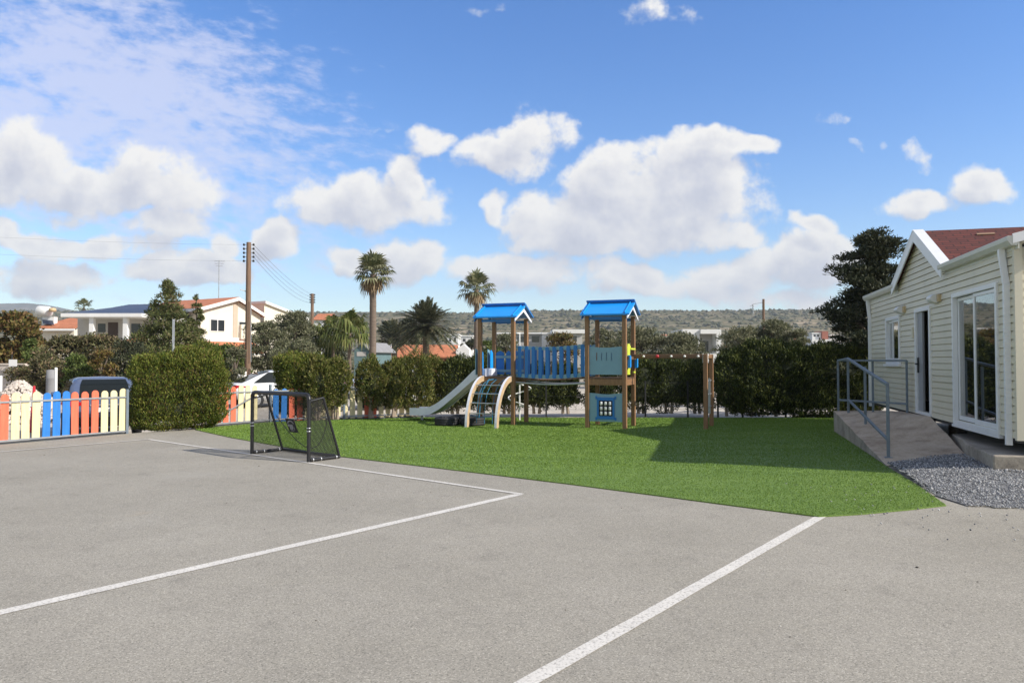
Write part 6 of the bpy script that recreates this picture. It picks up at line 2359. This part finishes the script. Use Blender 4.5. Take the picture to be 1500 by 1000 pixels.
# ------------------------------------------------------------------ street things on the far left
n = 2200
hc = at(32, 575, 24)
ang = rng.uniform(0, 6.28, n); rr = rng.uniform(0, 1, n) ** .5
X = hc.x + np.cos(ang) * rr * 1.5; Y = 24 + np.sin(ang) * rr * 1.1
Z = -.36 + (1 - rr ** 1.7) * (at(40, 553, 24).z + .38) * (.80 + .1 * np.sin(5 * X))
sz = rng.uniform(.035, .10, n)
V = oc2[None] * rng.uniform(.6, 1.25, (n, 6, 3)) * sz[:, None, None] + np.stack([X, Y, Z], -1)[:, None]
Fc = (of[None] + 6 * np.arange(n)[:, None, None]).reshape(-1, 3)
tag(fast_mesh('rubble_heap', V.reshape(-1, 3), Fc, M['stone'], loc=(hc.x, 24, -.36)), 'heap of pale limestone rubble behind the left end of the picket fence', 'rubble heap')
lw = empty('low_wall', at(15, 540, 35), 'pale low stone wall at the left edge beyond the street', 'wall')
mb = MB(); mb.box((at(-60, 540, 35).x, 35, -.5), (at(37, 540, 35).x - at(-60, 540, 35).x, 0, 0), (0, .4, 0), (0, 0, at(20, 534, 35).z + .5)); mb.obj('masonry', M['stone'], lw)
mb = MB(); mb.box((at(-60, 540, 35).x, 34.95, at(20, 534, 35).z), (at(37, 540, 35).x - at(-60, 540, 35).x, 0, 0), (0, .5, 0), (0, 0, .06)); mb.obj('coping', M['stone'], lw)
sb = empty('notice_board', at(18, 560, 33), 'small white board on a thin dark post before the low wall', 'sign')
c = at(19, 531, 33)
mb = MB(); mb.tube([Vector((c.x - .05, 33, -.4)), Vector((c.x - .05, 33, c.z + .35))], .03, 8); mb.obj('post', M['car_dark'], sb)
mb = MB(); mb.box((c.x - .15, 32.94, c.z - .16), (.36, 0, 0), (0, .02, 0), (0, 0, .3)); mb.obj('board', M['white_wall'], sb)
for (px, y0, y1, Y, lab, r_) in ((82, 540, 572, 26, 'white post beside the grey barrel behind the fence', .05), (1.5, 552, 576, 24, 'white post at the left edge of the picture beside the rubble', .04)):
    t_, b_ = at(px, y0, Y), at(px, y1, Y)
    mb = MB(); mb.tube([Vector((b_.x, Y, -.4)), t_], r_, 8); mb.lathe(t_, [(r_, 0), (r_ * 1.2, .01), (r_ * .6, .04), (0, .05)], 8)
    tag(mb.obj('marker_post', M['white_paint'], loc=(b_.x, Y, -.4)), lab, 'post')
t_ = at(75, 541, 27)
mb = MB(); mb.lathe((t_.x, 27, -.4), [(.15, 0), (.165, .02), (.16, .3), (.17, .33), (.16, .36), (.16, t_.z + .06), (.17, t_.z + .08), (.16, t_.z + .11), (.15, t_.z + .38), (0, t_.z + .40)], 16)
tag(mb.obj('grey_barrel', M['roof_grey'], loc=(t_.x, 27, -.4)), 'tall grey barrel beside a white post left of the navy car', 'barrel')
cn = empty('traffic_cone', at(50, 585, 20.5), 'small red and white traffic cone in front of the rubble heap', 'traffic cone')
c = at(50, 565, 20.5)
mb = MB(); mb.lathe((c.x, 20.5, -.36), [(.15, 0), (.15, .03), (.10, .04), (.03, c.z + .36), (0, c.z + .36)], 14); mb.obj('body', M['red_plastic'], cn)
mb = MB(); hz_ = c.z + .36
mb.lathe((c.x, 20.5, -.36 + hz_ * .55), [(.066, 0), (.052, hz_ * .2)], 14); mb.obj('band', M['white_paint'], cn)


# ------------------------------------------------------------------ cars
def car(name, label, origin, heading, paint, kind):
    h = Vector((heading[0], heading[1], 0)).normalized(); rt = Vector((h.y, -h.x, 0)); o = Vector(origin)
    Q = lambda x, y, z: o + h * x + rt * y + ZV * z
    if kind == 'coupe':
        st = [(0, .52, .98, .80), (.06, .42, 1.03, .87), (.45, .30, 1.06, .91), (1.3, .24, 1.04, .92), (2.4, .22, 1.0, .92), (3.2, .22, .97, .92), (3.9, .25, .88, .90), (4.35, .32, .76, .82), (4.5, .42, .66, .70)]
        gb, gr, zr, wr = (.22, 3.25), (1.65, 2.45), 1.58, .60
    else:
        st = [(0, .50, .98, .80), (.07, .40, 1.02, .86), (.5, .28, 1.03, .89), (1.4, .24, 1.0, .90), (2.4, .22, .98, .90), (3.1, .22, .95, .90), (3.7, .25, .88, .88), (4.05, .32, .76, .80), (4.18, .42, .66, .68)]
        gb, gr, zr, wr = (.06, 3.1), (.42, 2.2), 1.53, .62
    root = empty(name, Q(2.2, 0, 0), label, 'car', 'cars parked in the street')
    mb = MB()
    rings = []
    for (x, zl, zb_, w) in st:
        m_ = (zl + zb_) / 2
        rings.append([Q(x, -w * .90, zl), Q(x, -w, m_ - .05), Q(x, -w * .99, m_ + .12), Q(x, -w * .93, zb_ - .05), Q(x, -w * .82, zb_), Q(x, w * .82, zb_), Q(x, w * .93, zb_ - .05), Q(x, w * .99, m_ + .12), Q(x, w, m_ - .05), Q(x, w * .90, zl)])
    v = [p for r_ in rings for p in r_]; k = 10
    mb.add(v, [(i * k + j, i * k + (j + 1) % k, (i + 1) * k + (j + 1) % k, (i + 1) * k + j) for i in range(len(st) - 1) for j in range(k)], 0, True)
    mb.add(rings[0], [tuple(range(k))[::-1]]); mb.add(rings[-1], [tuple(range(k))])
    mb.obj('body', M[paint], root)
    # cabin: sections from the tail of the glass to the windscreen foot
    zb = 1.02
    cs = [(gb[0], zb - .02, .74, .70), (gb[0] + (gr[0] - gb[0]) * .55, zb + (zr - zb) * .62, .80, .68), (gr[0], zr - .03, .82, .62), ((gr[0] + gr[1]) / 2, zr, .83, .61), (gr[1], zr - .03, .83, .62), (gr[1] + (gb[1] - gr[1]) * .5, zb + (zr - zb) * .55, .80, .68), (gb[1], zb - .08, .74, .70)]
    mb = MB(); rings = []
    for (x, zt, w, wt) in cs:
        t = max(0, (zt - zb) / (zr - zb))
        ww = w + (wt - w) * 0; wtop = w - (w - wt) * (t if t > 0 else .3)
        rings.append([Q(x, -w, zb - .06), Q(x, -wtop - .02, zt - .05 * t), Q(x, -wtop + .09, zt), Q(x, 0, zt + .015), Q(x, wtop - .09, zt), Q(x, wtop + .02, zt - .05 * t), Q(x, w, zb - .06)])
    v = [p for r_ in rings for p in r_]; k = 7
    mb.add(v, [(i * k + j, (i + 1) * k + j, (i + 1) * k + j + 1, i * k + j + 1) for i in range(len(cs) - 1) for j in range(k - 1)], 0, True)
    mb.obj('cabin', M[paint], root)
    # panes set a few millimetres proud of the cabin
    def pane(nm, P, off):
        mb = MB(); P = [Vector(p) for p in P]
        n_ = (P[1] - P[0]).cross(P[2] - P[0]).normalized()
        if n_.dot(off) < 0: n_ = -n_
        mb.prism([p + n_ * .012 for p in P], n_ * .008); mb.obj(nm, M['car_glass'], root)
    x0, z0_, w0, wt0 = cs[0]; x1, zz1, w1, wt1 = cs[1]; x2, zz2, w2, wt2 = cs[2]
    lerp = lambda a, b, t: a + (b - a) * t
    wt1r = w1 - (w1 - wt1) * .62
    pane('rear_window', [Q(lerp(x0, x1, .12), -.56, lerp(z0_, zz1, .12) + .01), Q(lerp(x0, x1, .12), .56, lerp(z0_, zz1, .12) + .01), Q(x1, .53, zz1 + .01), Q(x1, -.53, zz1 + .01)], -h + ZV)
    pane('rear_window', [Q(x1, .53, zz1 + .012), Q(x1, -.53, zz1 + .012), Q(lerp(x1, x2, .75), -.48, lerp(zz1, zz2, .75) + .012), Q(lerp(x1, x2, .75), .48, lerp(zz1, zz2, .75) + .012)], -h + ZV)
    for s in (-1, 1):
        yb = lambda z: s * (.82 - (.82 - .66) * (z - zb) / (zr - zb))
        zt = zr - .10
        segs = [((x0 + .5 if kind == 'coupe' else x0 + .25), x1 + .35, x1 + .85, x1 + .95), (x1 + .90, x1 + .92, gr[1] - .45, gr[1] - .45), (gr[1] - .38, gr[1] - .38, gr[1] + .12, gr[1] + .62)]
        for (a, b_, c_, d_) in segs:
            pane('side_window', [Q(a, yb(zb + .04), zb + .04), Q(b_, yb(zt), zt), Q(c_, yb(zt), zt), Q(d_, yb(zb + .04), zb + .04)], rt * s)
        mb = MB()
        mb.prism([Q(-.012, s * .80, .84), Q(-.012, s * .42, .86), Q(-.012, s * .42, .93), Q(-.012, s * .80, .97)], h * .05)
        mb.prism([Q(.0, s * .815, .84), Q(.36, s * .925, .88), Q(.36, s * .925, .93), Q(.0, s * .815, .97)], rt * s * .02)
        mb.obj('tail_light', M['tail_red'], root)
        for x in (.80, 3.45):
            mb = MB(); mb.lathe(Q(x, s * .70, .33), [(.20, 0), (.31, .01), (.33, .04), (.33, .18), (.31, .21), (.22, .215)], 20, axis=rt * s); wh = mb.obj('wheel', M['rubber'], root)
            mb = MB(); mb.lathe(Q(x, s * .905, .33), [(.22, 0), (.20, .012), (.05, .02), (0, .02)], 16, axis=rt * s); mb.obj('rim', M['silver'], wh)
        mb = MB(); mb.cbox(Q(gr[1] + .35, s * .98, 1.05), h, rt, ZV, .12, .18, .13); mb.obj('wing_mirror', M[paint], root, bevel=.03)
    mb = MB(); mb.box(Q(-.03, -.80, .36), h * .10, rt * 1.6, ZV * .20); mb.obj('bumper', M['car_dark'], root, bevel=.03)
    mb = MB(); mb.box(Q(-.025, -.26, .68), h * .03, rt * .52, ZV * .11); mb.obj('number_plate', M['white_paint'], root)
    mb = MB(); mb.box(Q(-.02, -.34, .84), h * .03, rt * .68, ZV * .035); mb.obj('boot_trim', M['silver'], root)
    return root


rc = at(337, 560, 31)
car('parked_car', 'white parked car with red tail lamp showing left of the hedge end behind the goal', (rc.x, 31, -.38), (.80, .60), 'car_white', 'coupe')
rc = at(508, 560, 24.6)
car('parked_car', 'white parked car glimpsed with its red lamp between the thin cypress shrubs', (rc.x - .1, 25.6, -.10), (.86, .50), 'car_white', 'coupe')
rc = at(158, 560, 18.6)
car('parked_car', 'dark navy parked car behind the right end of the picket fence', (rc.x, 18.5, -.36), (-.56, .83), 'car_navy', 'hatch')
